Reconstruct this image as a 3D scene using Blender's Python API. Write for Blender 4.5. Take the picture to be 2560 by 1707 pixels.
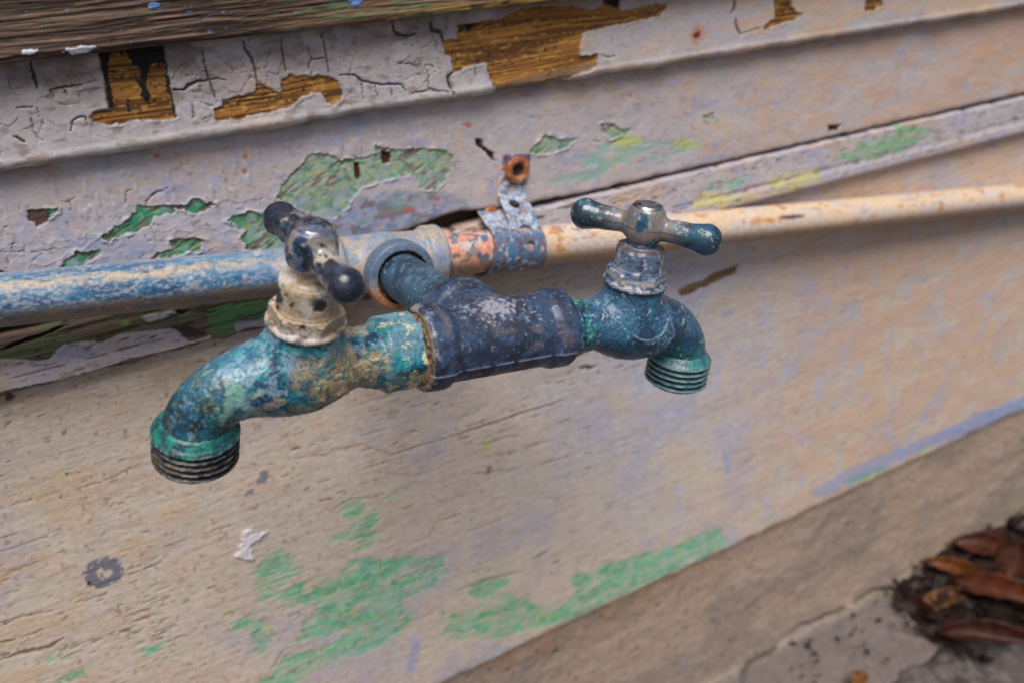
import bpy, math
import numpy as np
from mathutils import Matrix, Vector
for o in list(bpy.data.objects): bpy.data.objects.remove(o)
scene = bpy.context.scene
MM = 0.001
# ------------------------------------------------------------------ camera
def unit(v):
    v = np.array(v, float); return v/np.linalg.norm(v)
ax_x = unit((4510,-1353,2129)); ax_d = unit((400,4685,2129)); ax_d = unit(ax_d-ax_x*(ax_d@ax_x))
ax_z = -ax_d; ax_y = np.cross(ax_z, ax_x)
R3 = np.array([ax_x, ax_y, ax_z])              # world axes seen from the lens
cam_d = bpy.data.cameras.new('camera'); cam = bpy.data.objects.new('camera', cam_d); scene.collection.objects.link(cam)
rgt, upv, bck = R3@np.array([1,0,0]), R3@np.array([0,-1,0]), R3@np.array([0,0,-1])
M = Matrix(((rgt[0],upv[0],bck[0],-.125),(rgt[1],upv[1],bck[1],-.3893),(rgt[2],upv[2],bck[2],.1323),(0,0,0,1)))
cam.matrix_world = M
cam_d.sensor_width = 36; cam_d.lens = 29.94; cam_d.clip_start = .02; cam_d.clip_end = 500
cam_d.dof.use_dof = True; cam_d.dof.focus_distance = .318; cam_d.dof.aperture_fstop = 7.8; cam_d.dof.aperture_blades = 7
scene.camera = cam
# ------------------------------------------------------------------ world, sun, exposure
SUN_EL, SUN_AZ = math.radians(60), math.radians(200)     # azimuth clockwise from +Y: the sun stands on the camera's side of the wall
w = bpy.data.worlds.new('World'); scene.world = w; w.use_nodes = True
nt = w.node_tree; bg = nt.nodes['Background']
sky = nt.nodes.new('ShaderNodeTexSky'); sky.sky_type = 'NISHITA'; sky.sun_disc = False
sky.sun_elevation = SUN_EL; sky.sun_rotation = SUN_AZ; sky.dust_density = 3.0; sky.air_density = 1.0
nt.links.new(sky.outputs[0], bg.inputs[0]); bg.inputs[1].default_value = .06
sd = bpy.data.lights.new('sun', 'SUN'); sd.energy = 2.3; sd.angle = math.radians(36); sd.color = (1,.965,.925)
so = bpy.data.objects.new('sun', sd); scene.collection.objects.link(so)
dirv = Vector((math.sin(SUN_AZ)*math.cos(SUN_EL), math.cos(SUN_AZ)*math.cos(SUN_EL), math.sin(SUN_EL)))
so.rotation_euler = dirv.to_track_quat('Z','Y').to_euler(); so.location = (0,-1,2)
scene.view_settings.view_transform = 'Standard'; scene.view_settings.look = 'None'
scene.view_settings.exposure = 0.46; scene.view_settings.gamma = 1.0
try: scene.view_settings.use_curve_mapping = False
except Exception: pass
# ------------------------------------------------------------------ traced shapes on the wall, (x, z) in millimetres
TR = {
'B_hole':[[(-98.8,115.8),(-99.7,109.5),(-99.9,102.3),(-100.9,88.8),(-100.2,88.1),(-104.0,88.4),(-106.9,87.7),(-108.8,86.5),(-107.7,84.6),(-105.3,83.1),(-102.8,82.3),(-96.2,82.0),(-93.7,83.0),(-88.8,82.0),(-85.0,81.3),(-80.4,80.9),(-75.9,81.3),(-76.0,87.5),(-75.5,95.7),(-74.7,109.0),(-74.3,114.3)],[(-60.7,82.3),(-57.3,82.7),(-56.4,85.4),(-47.8,86.3),(-42.3,87.3),(-41.1,90.2),(-38.4,89.6),(-36.8,87.8),(-35.0,87.3),(-34.6,86.0),(-30.9,85.2),(-30.5,90.7),(-27.5,91.2),(-26.5,92.6),(-25.0,92.1),(-24.5,91.1),(-17.4,90.5),(-8.2,89.3),(-5.3,86.4),(-3.8,81.1),(-5.3,78.1),(-9.1,76.4),(-11.8,78.4),(-13.5,82.4),(-18.1,83.1),(-23.0,81.9),(-28.9,78.3),(-37.5,77.7),(-47.1,77.9),(-51.2,76.0),(-54.7,77.2),(-61.4,77.7)],[(48.5,98.2),(48.2,91.7),(51.6,90.7),(52.0,84.3),(53.7,82.4),(59.4,84.7),(70.2,85.4),(70.4,79.2),(72.3,74.1),(75.2,70.2),(88.1,69.7),(98.4,69.9),(106.2,69.6),(116.1,71.9),(124.2,73.7),(134.3,75.4),(135.0,81.7),(129.1,81.5),(123.8,82.1),(124.5,88.1),(126.6,93.2),(138.7,94.0),(150.7,94.7),(166.7,95.8),(175.4,96.4),(179.5,99.7),(178.8,102.3),(163.0,101.8),(150.0,101.1),(149.8,110.9),(139.9,111.7),(139.2,105.6),(133.7,103.0),(121.6,106.2),(104.6,107.8),(90.5,108.1),(79.8,104.8),(65.1,104.3),(56.7,104.8),(55.5,97.8)],[(255.4,106.4),(257.8,86.8),(249.6,83.6),(249.7,81.6),(263.8,83.4),(275.2,85.0),(280.8,87.3),(274.9,88.3),(270.6,91.9),(268.4,105.4)],[(331.1,100.3),(332.0,84.0),(339.9,82.8),(342.8,85.1),(348.0,85.0),(346.6,99.0)]],
'B_grey':[[(70.5,76.4),(76.9,74.5),(89.5,75.7),(102.3,76.5),(115.5,77.0),(136.3,78.4),(137.9,74.2),(115.9,69.0),(93.1,67.7),(74.6,67.5)]],
'B_black':[[(-99.5,115.9),(-99.7,109.5),(-100.9,88.8),(-99.3,88.3),(-98.1,94.1),(-98.0,100.9),(-96.4,106.3),(-94.4,109.9),(-94.0,112.6)],[(-89.2,109.8),(-73.8,112.6),(-75.5,102.0),(-77.4,103.4),(-81.0,102.7),(-82.5,101.2),(-83.0,99.0),(-84.9,95.8),(-84.1,91.0),(-85.4,88.9),(-86.0,86.1),(-86.3,89.0),(-88.2,91.6),(-86.8,93.7),(-88.3,96.8),(-86.3,99.4),(-85.7,101.6),(-88.3,104.7),(-89.2,107.6)],[(-75.4,109.4),(-74.7,109.0),(-75.9,81.3),(-77.3,81.8),(-76.8,88.8),(-77.5,95.9),(-75.8,100.3)],[(-93.3,93.5),(-93.3,91.2),(-92.1,90.4),(-94.4,89.0),(-94.3,86.1),(-93.2,86.2),(-93.4,88.9),(-93.5,90.6)],[(59.3,104.6),(65.8,103.6),(63.1,100.3),(61.1,100.1)],[(140.6,106.8),(149.4,106.7),(149.3,103.2),(145.5,103.6),(142.8,105.2)]],
'B_rust':[[(200.9,84.1)],[(-52.1,61.0)]],
'B_crack':[[(-123.5,110.1),(-123.9,106.9),(-123.9,101.5),(-123.8,99.1)],[(-119.9,98.3),(-115.1,98.7),(-108.2,99.0)],[(-119.9,98.3),(-119.2,95.5)],[(-60.2,107.7),(-60.7,101.4),(-60.2,94.5),(-59.3,88.8),(-58.9,83.0)],[(-75.1,92.3),(-70.9,91.7),(-68.8,93.3),(-65.0,94.3),(-60.8,94.3)],[(-60.8,94.3),(-56.5,94.7),(-53.2,93.3)],[(-43.2,108.6),(-43.1,104.5),(-41.5,102.0),(-40.5,97.7),(-40.7,90.5)],[(-26.8,108.0),(-27.6,100.4),(-27.4,93.0)],[(-9.4,107.4),(-8.5,101.2),(-8.7,94.4),(-8.8,90.0)],[(-16.0,102.0),(-15.5,97.1),(-17.2,95.4),(-16.7,90.4)],[(-15.5,97.1),(-12.2,97.0),(-8.9,96.9)],[(-116.5,82.0),(-115.6,85.3),(-113.0,86.9),(-110.4,86.8),(-110.1,82.7)],[(-126.0,93.0),(-125.5,85.7)],[(-114.8,98.1),(-114.1,93.0)],[(-114.9,99.8),(-115.0,96.5)],[(-19.0,70.4),(-12.2,70.0),(-5.4,69.3)],[(-46.2,68.3),(-40.1,67.6),(-34.0,68.9)],[(-69.1,86.6),(-69.7,78.8)],[(-129.0,89.6),(-129.6,84.1),(-128.7,80.5)],[(-133.0,93.5),(-126.6,92.8)],[(-136.4,83.5),(-133.7,80.2)],[(23.9,110.0),(24.6,105.0),(26.4,102.9),(30.6,101.8),(35.0,102.3)],[(43.0,106.9),(43.2,103.0),(47.6,101.9),(48.5,96.6)],[(-3.8,89.1),(2.9,88.2),(6.6,84.9),(13.4,82.7),(24.8,81.1),(26.6,78.2)],[(5.8,84.3),(5.7,77.2)],[(11.9,82.2),(12.6,77.5)],[(19.2,80.6),(19.7,76.5)],[(24.6,90.6),(30.4,89.6),(34.6,87.8)],[(37.6,88.1),(39.2,83.2),(38.2,78.0),(40.6,76.3),(48.9,74.5)],[(37.6,88.4),(41.3,87.6),(42.7,84.1)],[(30.0,76.4),(38.4,76.6)],[(52.2,83.2),(48.9,81.3),(49.0,78.6),(51.0,72.9)],[(63.8,84.8),(64.0,79.3)],[(135.5,81.5),(141.8,79.2),(147.4,79.7)],[(39.8,70.0),(43.8,70.8)],[(173.0,103.2),(173.5,100.2)],[(227.5,102.0),(227.2,95.2),(225.2,92.7)],[(228.0,89.7),(229.8,84.1),(232.7,80.7)],[(232.7,81.1),(248.0,83.0)]],
'B_crackw':[1.0,0.9,0.6,0.8,1.3,0.5,1.0,0.8,0.7,0.6,0.7,0.6,0.4,0.4,0.5,1.2,1.2,0.5,0.5,0.6,0.9,1.2,1.8,0.9,0.6,0.6,0.6,0.5,0.7,0.4,0.7,1.5,0.6,0.5,1.3,0.8,2.2,1.4,0.5],
'C_brown':[[(-140.7,53.2),(-134.0,52.2),(-133.0,49.8),(-134.3,46.9),(-139.1,45.5),(-138.8,47.6),(-141.5,48.5)]],
'C_green':[[(-133.8,51.8),(-131.8,51.0),(-129.4,51.8),(-130.0,50.4),(-133.7,48.2)],[(-99.2,46.4),(-96.1,45.4),(-90.3,44.3),(-83.2,43.1),(-80.2,42.5),(-77.1,45.2),(-74.1,44.6),(-72.1,42.2),(-67.2,41.3),(-70.8,39.3),(-76.8,38.2),(-80.1,40.5),(-84.1,42.0),(-86.4,40.2),(-94.9,40.3),(-96.9,37.4),(-100.8,36.2),(-108.9,34.7),(-112.4,35.2),(-113.5,33.1),(-115.5,34.2),(-116.2,36.3),(-110.8,39.1),(-105.5,41.2),(-100.6,44.1)],[(-90.3,28.6),(-82.2,28.2),(-75.7,26.0),(-77.9,24.5),(-78.1,21.0),(-83.6,22.3),(-89.6,20.9),(-100.6,21.8),(-95.7,24.4),(-90.0,24.4)],[(-127.6,32.4),(-123.4,30.8),(-118.2,30.9),(-118.6,29.0),(-124.4,27.1),(-127.2,25.1),(-135.5,26.1),(-133.5,29.5),(-128.1,30.5)],[(-64.5,32.5),(-59.5,34.3),(-52.8,34.3),(-45.3,31.3),(-45.4,27.1),(-40.1,18.8),(-40.5,13.1),(-59.0,17.3),(-58.4,20.1),(-60.4,23.3),(-57.2,26.1),(-60.7,28.3),(-61.0,30.4)],[(-157.8,31.1),(-154.1,29.0),(-156.5,28.3),(-158.5,28.5)],[(-40.7,38.1),(-36.7,44.3),(-29.1,49.5),(-23.7,53.2),(-22.4,55.2),(-12.9,54.1),(-7.7,50.0),(3.7,49.0),(10.6,50.3),(10.6,54.1),(16.8,51.2),(22.0,49.9),(29.7,49.2),(45.2,46.0),(51.2,42.5),(49.8,38.5),(44.9,31.0),(39.5,26.9),(31.7,28.4),(29.4,35.9),(22.5,37.2),(8.5,36.4),(0.9,35.3),(-5.0,30.5),(-7.6,27.0),(-14.2,23.4),(-23.7,26.4),(-32.4,32.1)],[(94.4,36.8),(99.0,39.2),(104.3,43.6),(110.4,42.6),(112.8,40.1),(119.1,39.1),(124.2,39.3),(118.8,34.8),(106.1,33.7),(95.1,35.6)],[(140.3,44.1),(149.0,42.8),(151.8,39.9),(161.8,37.6),(157.7,35.0),(151.7,35.9),(146.7,34.3),(142.0,39.9)],[(211.6,38.2),(216.0,37.5),(220.4,38.5),(221.1,34.2),(215.0,34.7)]],
'C_mix':[[(-52.0,28.4),(-39.0,37.2),(-28.7,31.3),(-8.9,31.3),(11.7,31.2),(41.6,27.5),(58.3,13.7),(39.3,9.1),(8.1,7.4),(-20.6,9.7),(-43.0,16.8)]],
'C_pale':[[(103.3,23.4),(111.0,27.6),(118.6,29.4),(127.0,28.0),(136.9,32.7),(151.7,35.1),(167.8,34.2),(169.7,29.7),(182.2,27.3),(198.4,25.9),(212.4,26.1),(212.5,19.2),(198.5,19.0),(187.5,19.2),(182.1,13.3),(171.5,11.8),(151.2,19.6),(141.1,15.6),(121.5,14.3),(107.5,17.0)]],
'C_yellow':[[(149.7,36.3),(161.7,34.7),(169.7,30.6),(169.7,28.1),(157.5,28.5),(146.6,31.1)],[(191.2,27.0),(197.6,27.3),(209.7,22.7),(208.6,19.9),(198.7,20.3),(190.1,23.0)]],
'C_slit':[[(63.9,48.3),(66.0,48.3),(68.0,47.2),(68.5,43.8),(73.6,39.5),(74.4,35.2),(72.4,35.9),(69.4,40.3),(64.8,44.8)],[(-0.9,47.4),(1.3,47.3),(1.8,41.2),(-0.5,38.1),(-1.4,41.8)],[(13.9,51.2),(18.1,49.0),(17.5,44.8),(14.3,44.0),(13.0,47.8)],[(316.7,15.9),(321.4,15.6),(328.8,15.0),(325.9,10.7),(321.8,11.8),(317.3,10.6)]],
'C_pink':[[(37.5,23.4),(41.1,22.7),(40.3,20.2),(38.0,21.0)],[(19.9,21.3),(28.0,19.2),(28.6,17.6),(23.1,18.3),(20.1,19.3)],[(91.1,66.6),(98.5,66.3),(97.5,64.9),(92.3,65.5)],[(126.3,67.3),(131.9,66.8),(130.8,64.8),(126.7,66.1)],[(56.2,57.2),(61.2,57.5),(63.4,55.3),(60.8,54.3)]],
'C_rust':[[(-50.6,59.5)],[(-86.9,66.1)],[(-52.3,52.9)]],
'C_crack':[[(-96.6,45.9),(-94.9,48.1),(-91.6,50.4),(-85.5,51.8)],[(-96.1,45.4),(-89.1,44.5),(-80.2,42.5)],[(-67.2,41.3),(-60.6,41.6),(-58.4,39.5),(-53.0,40.1),(-46.4,39.2)],[(-128.0,38.3),(-123.4,37.3),(-121.3,38.8),(-120.6,40.5)],[(-122.9,37.2),(-120.7,36.7),(-117.0,35.5)],[(-151.1,41.2),(-145.0,39.9),(-146.0,36.6),(-150.5,37.6),(-149.6,40.9)],[(-144.1,35.5),(-136.9,35.5),(-129.2,35.0)],[(-104.1,46.7),(-102.1,53.7),(-99.4,53.8)],[(-127.4,53.9),(-124.8,53.4),(-121.7,54.7)],[(-124.2,54.5),(-124.9,50.0)],[(-145.0,31.3),(-143.2,32.8),(-139.9,34.6)],[(-90.3,28.6),(-88.1,28.8),(-86.6,32.5)],[(-155.5,38.8),(-149.6,37.1),(-144.6,35.7)],[(-152.7,35.6),(-153.1,33.2),(-154.1,30.9)],[(-151.6,48.6),(-149.1,48.1),(-150.3,47.6)],[(-150.9,54.7),(-148.5,54.0)],[(-99.6,33.7),(-99.0,31.2),(-95.6,29.8),(-93.0,30.5)],[(-73.4,21.3),(-70.0,22.3)],[(-134.6,34.6),(-135.4,30.9)],[(-119.2,33.7),(-120.5,30.8)],[(-111.4,43.7),(-106.9,42.7)],[(-104.4,26.4),(-104.4,22.7),(-100.6,26.9)],[(-114.5,29.1),(-108.4,32.0)],[(-127.4,45.8),(-127.8,43.4)],[(-96.3,37.3),(-91.6,36.4)],[(-64.4,42.0),(-64.9,38.1)],[(-59.2,39.0),(-58.9,36.9)],[(104.2,53.9),(119.1,53.6)],[(95.8,54.8),(99.3,53.9)],[(117.4,40.3),(118.1,44.5),(120.9,44.8)],[(117.8,40.2),(126.7,38.8)],[(128.5,37.3),(130.9,28.9)],[(145.1,31.4),(159.7,36.3)],[(134.6,35.9),(141.8,34.3)],[(5.1,48.1),(8.9,48.5),(12.3,50.7)],[(78.4,50.0),(79.9,52.0)],[(19.4,20.6),(30.7,21.0)],[(-11.2,29.4),(4.8,26.5)],[(187.5,21.7),(192.8,24.2),(198.4,25.9)],[(197.5,39.4),(200.2,41.5)],[(211.6,37.3),(219.9,37.3)],[(-153.0,9.7),(-139.6,7.0)]],
'C_crackw':[1.0,1.0,0.9,0.6,0.7,0.5,0.6,0.5,0.5,0.5,0.5,0.7,0.5,0.5,0.4,0.5,0.5,0.4,0.4,0.4,0.4,0.4,0.5,0.5,0.4,0.4,0.4,0.5,0.6,0.7,0.6,0.3,0.8,0.6,0.8,0.5,0.4,0.3,0.9,0.8,0.6,0.3],
'D_white':[[(-170.4,-4.8),(-167.3,-5.4),(-159.2,-7.9),(-154.1,-9.8),(-149.7,-10.4),(-143.8,-5.9),(-131.4,-7.4),(-128.2,-9.0),(-118.2,-7.6),(-114.0,-8.1),(-109.9,-9.3),(-99.3,-10.1),(-96.6,-12.3),(-93.5,-18.3),(-83.5,-17.9),(-83.1,-19.4),(-95.0,-19.4),(-106.1,-19.8),(-116.7,-19.2),(-131.1,-20.3),(-146.1,-20.7),(-171.3,-19.1),(-174.6,-19.4)],[(-109.9,-1.4),(-95.1,-2.9),(-94.8,-4.4),(-102.7,-5.5),(-108.8,-4.9)],[(-71.0,-14.6),(-66.6,-15.1),(-57.0,-15.8),(-51.3,-15.8),(-52.6,-22.4),(-65.9,-18.7),(-72.4,-19.9)]],
'D_bright':[[(-119.3,-2.4),(-115.7,-2.7),(-110.8,-2.6),(-109.4,-4.7),(-116.2,-4.6),(-119.1,-4.0)]],
'D_green':[[(-147.2,-1.4),(-135.1,-3.5),(-135.0,-5.6),(-143.3,-6.0),(-145.8,-4.6)],[(-81.6,-6.2),(-70.1,-5.6),(-50.6,-8.5),(-51.5,-16.6),(-70.6,-14.7),(-73.0,-19.7),(-82.7,-17.3),(-83.7,-13.0)],[(-156.0,-8.5),(-147.2,-7.7),(-146.0,-9.4),(-154.0,-9.5)]],
'D_crk':[[(-169.5,-1.7),(-166.1,-1.5),(-162.6,-0.4),(-154.4,1.0),(-147.0,1.3),(-142.6,2.8),(-138.2,2.2),(-140.7,1.5),(-146.2,0.0),(-155.0,-1.2),(-166.3,-2.0),(-169.7,-2.4)],[(-95.7,-2.8),(-88.3,-4.2),(-92.5,-5.4),(-94.8,-4.4)]],
'D_chipdark':[[(-99.3,-10.1),(-91.4,-11.9),(-83.4,-17.5),(-93.2,-16.9),(-96.0,-12.4)]],
'D_rg':[[(324.2,-1.8),(352.8,-0.8),(372.7,-1.2),(380.3,5.5),(395.3,3.1),(415.6,-1.0),(411.9,-5.5),(397.7,-10.3),(383.3,-12.9),(354.3,-11.9),(333.3,-10.2)]],
'D_rt':[[(210.7,-3.6),(226.1,-3.8),(253.3,-6.1),(249.8,-7.8),(233.2,-8.8),(212.4,-7.0)]],
'D_ry':[[(263.1,-7.5),(287.0,-8.6),(313.1,-10.0),(308.2,-14.4),(304.7,-18.6),(287.9,-20.2),(265.1,-18.7)],[(209.1,-7.7),(214.7,-7.9),(238.2,-14.3),(255.2,-18.1),(250.5,-20.5),(220.7,-17.8),(203.5,-14.8)]],
'E_white':[[(-92.6,-130.6),(-85.1,-131.0),(-83.2,-135.9),(-77.8,-137.7),(-83.2,-140.6),(-87.0,-140.1),(-88.7,-144.1),(-88.7,-148.8),(-92.1,-150.9),(-94.0,-146.4),(-97.5,-144.9),(-92.4,-138.9)]],
'E_green':[[(-88.3,-156.3),(-85.0,-154.2),(-77.6,-151.5),(-73.0,-153.6),(-69.8,-157.5),(-71.8,-162.7),(-60.7,-169.1),(-64.2,-171.3),(-71.4,-171.6),(-70.2,-176.0),(-61.2,-177.8),(-65.9,-192.3),(-72.4,-187.8),(-76.6,-188.2),(-81.0,-179.6),(-87.9,-178.8),(-92.8,-168.9),(-87.7,-162.7)],[(-62.4,-190.1),(-61.6,-180.1),(-52.8,-177.9),(-49.5,-183.4),(-43.7,-180.9),(-37.3,-174.9),(-26.9,-178.3),(-9.1,-186.4),(16.8,-196.9),(19.3,-206.4),(11.1,-213.6),(-3.7,-216.2),(-16.0,-219.9),(-27.4,-218.4),(-33.9,-223.4),(-44.3,-218.0),(-50.3,-220.4),(-64.8,-215.5),(-76.4,-214.8),(-79.0,-212.0),(-68.8,-202.7),(-59.0,-201.0)],[(-107.3,-186.7),(-99.4,-181.9),(-96.5,-184.6),(-98.2,-190.2),(-106.9,-189.5)],[(-99.3,-196.0),(-91.8,-193.4),(-84.7,-203.7),(-86.8,-209.2),(-96.9,-213.8),(-102.9,-208.5),(-100.1,-204.7)],[(-92.2,-226.6),(-82.3,-218.4),(-72.9,-224.9),(-56.4,-224.1),(-44.7,-220.5),(-27.8,-220.9),(-13.7,-218.3),(-5.8,-232.1),(-19.3,-242.4),(-31.4,-244.6),(-54.0,-242.3),(-75.2,-237.5),(-87.8,-247.3),(-107.1,-238.8),(-100.4,-231.5),(-95.3,-231.7)],[(-42.9,-138.8),(-34.2,-136.4),(-25.0,-138.9),(-23.8,-144.3),(-19.4,-151.1),(-22.9,-159.6),(-33.1,-162.7),(-36.0,-154.0),(-31.9,-148.3),(-38.4,-143.1)],[(-39.4,-168.1),(-31.5,-166.0),(-23.8,-165.6),(-22.1,-168.9),(-25.9,-172.3),(-33.4,-170.9)],[(-44.3,-156.3),(-36.2,-155.1),(-19.0,-163.2),(-23.6,-164.4),(-33.9,-160.5)],[(-152.6,-185.2),(-149.1,-182.1),(-146.1,-182.5),(-147.3,-185.6),(-151.2,-187.2)],[(-189.0,-178.3),(-183.5,-177.8),(-179.8,-178.0),(-180.7,-180.0),(-185.9,-180.6)],[(-192.6,-163.1),(-186.9,-162.8),(-181.2,-162.9),(-181.9,-165.5),(-190.8,-165.3)],[(-163.4,-69.5),(-160.3,-67.7),(-157.6,-67.8),(-160.6,-69.1)],[(-11.8,-144.3),(-5.0,-143.4),(-2.0,-145.8),(-7.6,-146.0)],[(31.1,-230.4),(41.7,-226.8),(51.6,-231.6),(60.8,-233.0),(60.0,-241.5),(64.7,-249.8),(75.9,-264.5),(83.6,-274.6),(96.4,-277.9),(105.4,-274.4),(110.1,-268.9),(110.6,-259.7),(105.2,-252.5),(125.5,-258.9),(140.6,-258.1),(156.0,-260.4),(171.7,-264.4),(200.1,-269.0),(200.2,-290.6),(171.4,-290.3),(139.5,-289.7),(116.3,-292.8),(94.2,-289.6),(77.2,-284.0),(52.7,-277.5),(33.4,-268.8),(14.5,-263.4),(22.6,-260.1),(13.0,-255.1),(17.6,-248.5),(12.5,-238.6),(34.9,-242.5),(37.6,-240.9)],[(62.5,-199.4),(66.3,-200.3),(65.5,-202.4),(61.1,-200.8)],[(35.3,-215.2),(44.1,-216.5),(42.5,-219.3),(36.2,-218.5)],[(-10.1,-145.0),(-5.4,-143.2),(-4.5,-144.8),(-8.1,-146.5)],[(178.0,-271.1),(200.6,-270.1),(214.0,-268.6),(239.7,-272.2),(244.1,-283.7),(253.6,-289.8),(234.2,-290.9),(214.3,-289.5),(185.4,-289.5),(174.2,-286.1)],[(371.7,-283.6),(375.9,-279.2),(415.4,-282.2),(421.5,-289.7),(401.4,-289.2),(376.9,-287.7)],[(458.9,-282.0),(477.6,-282.5),(484.0,-288.0),(465.1,-287.4)],[(285.6,-278.3),(296.5,-280.9),(294.6,-285.0),(286.9,-282.8)]],
'E_yellow':[[(53.0,-129.6),(57.8,-129.4),(58.0,-133.9),(54.8,-135.9),(51.9,-134.2)],[(-108.6,-174.7),(-105.1,-176.5),(-106.7,-179.5),(-108.1,-178.1)]],
'E_blue':[[(329.1,-274.7),(374.6,-268.8),(418.7,-271.3),(475.9,-273.6),(530.9,-273.9),(605.2,-277.3),(653.3,-279.6),(657.9,-294.5),(609.8,-294.2),(564.6,-294.1),(520.7,-291.6),(478.2,-285.9),(426.0,-286.3),(376.7,-285.6),(348.6,-287.5)],[(239.6,-205.0),(246.4,-207.6),(249.2,-228.1),(242.2,-225.4)],[(-13.2,-247.1),(-4.7,-247.2),(-7.1,-260.7),(-10.7,-273.8),(-15.9,-270.9)]],
'E_grey':[[(-75.0,-99.5),(-70.9,-100.5),(-71.6,-104.1),(-73.8,-107.7),(-77.4,-106.8),(-78.4,-103.6),(-75.1,-102.7)],[(-82.2,-107.7),(-79.6,-108.7),(-80.3,-111.3),(-83.9,-111.5),(-86.5,-110.4)]],
'E_chip':[[(196.8,-70.0),(206.2,-67.9),(221.7,-67.3),(222.8,-65.1),(234.9,-64.5),(246.7,-63.8),(246.3,-69.3),(224.2,-72.4),(209.8,-74.3),(200.4,-74.9)],[(121.7,-100.5),(126.0,-100.3),(134.5,-102.4),(132.2,-104.7),(122.7,-102.3)],[(147.4,-108.4),(154.1,-108.4),(152.9,-109.6),(147.9,-109.6)],[(-171.7,-23.3),(-169.1,-22.1),(-167.0,-25.8),(-169.2,-28.0),(-171.1,-26.4)]],
'E_red':[[(53.2,-145.4),(56.8,-145.5),(54.4,-151.7),(52.6,-151.0)],[(-155.0,-48.4),(-151.7,-46.8),(-153.1,-49.6),(-155.1,-49.9)],[(106.7,-148.4),(109.3,-148.7),(108.8,-150.9)]],
'E_ring':[[(-157.3,-126.9)]],
'E_crack':[[(-60.0,-98.5),(-41.0,-102.2),(-20.8,-102.8),(-4.7,-115.7)],[(-4.8,-116.3),(12.8,-116.2),(29.6,-117.5)],[(29.6,-117.5),(48.3,-117.4),(71.1,-118.0),(89.9,-118.1),(107.9,-118.5)],[(-23.4,-119.3),(-1.9,-119.1)],[(-13.5,-124.2),(7.0,-134.6),(25.1,-135.4)],[(49.4,-128.9),(56.5,-130.2),(66.4,-130.0),(76.1,-132.2)],[(77.9,-141.4),(95.8,-143.1)],[(84.3,-157.2),(94.7,-158.5),(110.7,-159.8)],[(-28.1,-135.8),(-20.0,-138.5),(-11.4,-139.0)],[(18.4,-170.9),(32.7,-171.7)],[(36.0,-185.8),(43.4,-186.3),(67.5,-187.0)],[(77.6,-226.1),(91.3,-225.8)],[(105.8,-218.2),(117.1,-219.5)],[(93.3,-237.1),(98.3,-237.1)],[(131.0,-235.2),(138.5,-233.2)],[(145.6,-245.5),(154.8,-246.5)],[(62.5,-200.0),(79.5,-201.8)],[(10.2,-179.2),(20.3,-165.2)],[(21.5,-225.7),(36.5,-227.2),(49.3,-228.3),(71.6,-232.9)],[(0.1,-202.2),(19.2,-203.6)],[(21.5,-184.2),(31.1,-185.7)],[(87.7,-182.2),(98.1,-187.1),(106.2,-188.3)],[(104.3,-133.8),(112.2,-134.0)],[(118.4,-143.3),(129.3,-144.5)],[(110.1,-242.5),(124.7,-243.1)],[(-24.8,-128.2),(-7.7,-128.9)],[(1.2,-127.5),(26.3,-126.0)],[(-20.1,-98.5),(-5.4,-98.6)],[(35.8,-144.5),(52.1,-149.5),(71.7,-154.4)],[(-187.7,-75.4),(-177.1,-76.8),(-165.8,-76.9)],[(-194.3,-98.2),(-179.0,-97.2),(-168.0,-99.0)],[(-153.1,-78.5),(-141.1,-78.1),(-126.6,-75.1)],[(-210.6,-154.4),(-201.4,-154.8),(-190.3,-157.4),(-183.2,-155.4)],[(-207.8,-144.6),(-202.2,-146.5)],[(-205.3,-135.9),(-195.9,-135.2),(-185.5,-137.2),(-182.6,-138.1)],[(-199.2,-146.9),(-189.6,-146.3)],[(-196.0,-109.3),(-186.1,-108.7)],[(-210.1,-152.4),(-205.5,-152.6)],[(-126.5,-106.1),(-115.6,-107.4)],[(-94.3,-226.7),(-86.3,-217.6),(-81.8,-215.9)],[(-104.2,-124.5),(-93.4,-125.7)],[(-43.9,-138.4),(-32.8,-134.5),(-26.8,-136.4)],[(-49.4,-129.0),(-39.5,-131.2)],[(-38.3,-161.7),(-7.8,-162.3)],[(-49.9,-98.9),(-30.4,-101.6)],[(-26.9,-80.5),(6.2,-78.2)],[(-23.2,-88.4),(-7.8,-89.2)],[(-79.1,-92.4),(-74.5,-97.4)],[(-57.9,-72.2),(-57.2,-77.2)],[(-174.9,-38.7),(-171.8,-36.6)],[(-197.9,-110.5),(-178.5,-109.0)],[(-200.6,-119.8),(-191.1,-121.2)],[(-193.6,-135.3),(-184.9,-135.2)]],
'E_crackw':[0.5,0.8,1.1,0.5,0.5,0.8,0.7,0.6,0.7,0.8,0.6,1.1,0.5,1.6,0.5,0.6,0.4,0.4,0.8,0.6,0.4,0.5,0.9,0.7,0.7,0.4,0.3,0.6,0.4,0.4,0.5,0.5,1.6,1.1,0.7,0.6,0.4,1.0,0.3,0.7,0.5,0.7,0.8,0.3,0.4,0.4,0.3,0.5,0.6,0.7,0.3,0.4,0.4],
'F_crack':[[(650.2,-425.3),(608.7,-430.8),(570.6,-431.9),(539.3,-430.4),(519.8,-439.0),(491.3,-428.3),(466.4,-433.7),(426.1,-424.0),(397.1,-426.5),(365.7,-422.5),(330.5,-418.5),(302.3,-426.9),(274.4,-427.8),(252.0,-436.1)]],
}
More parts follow.
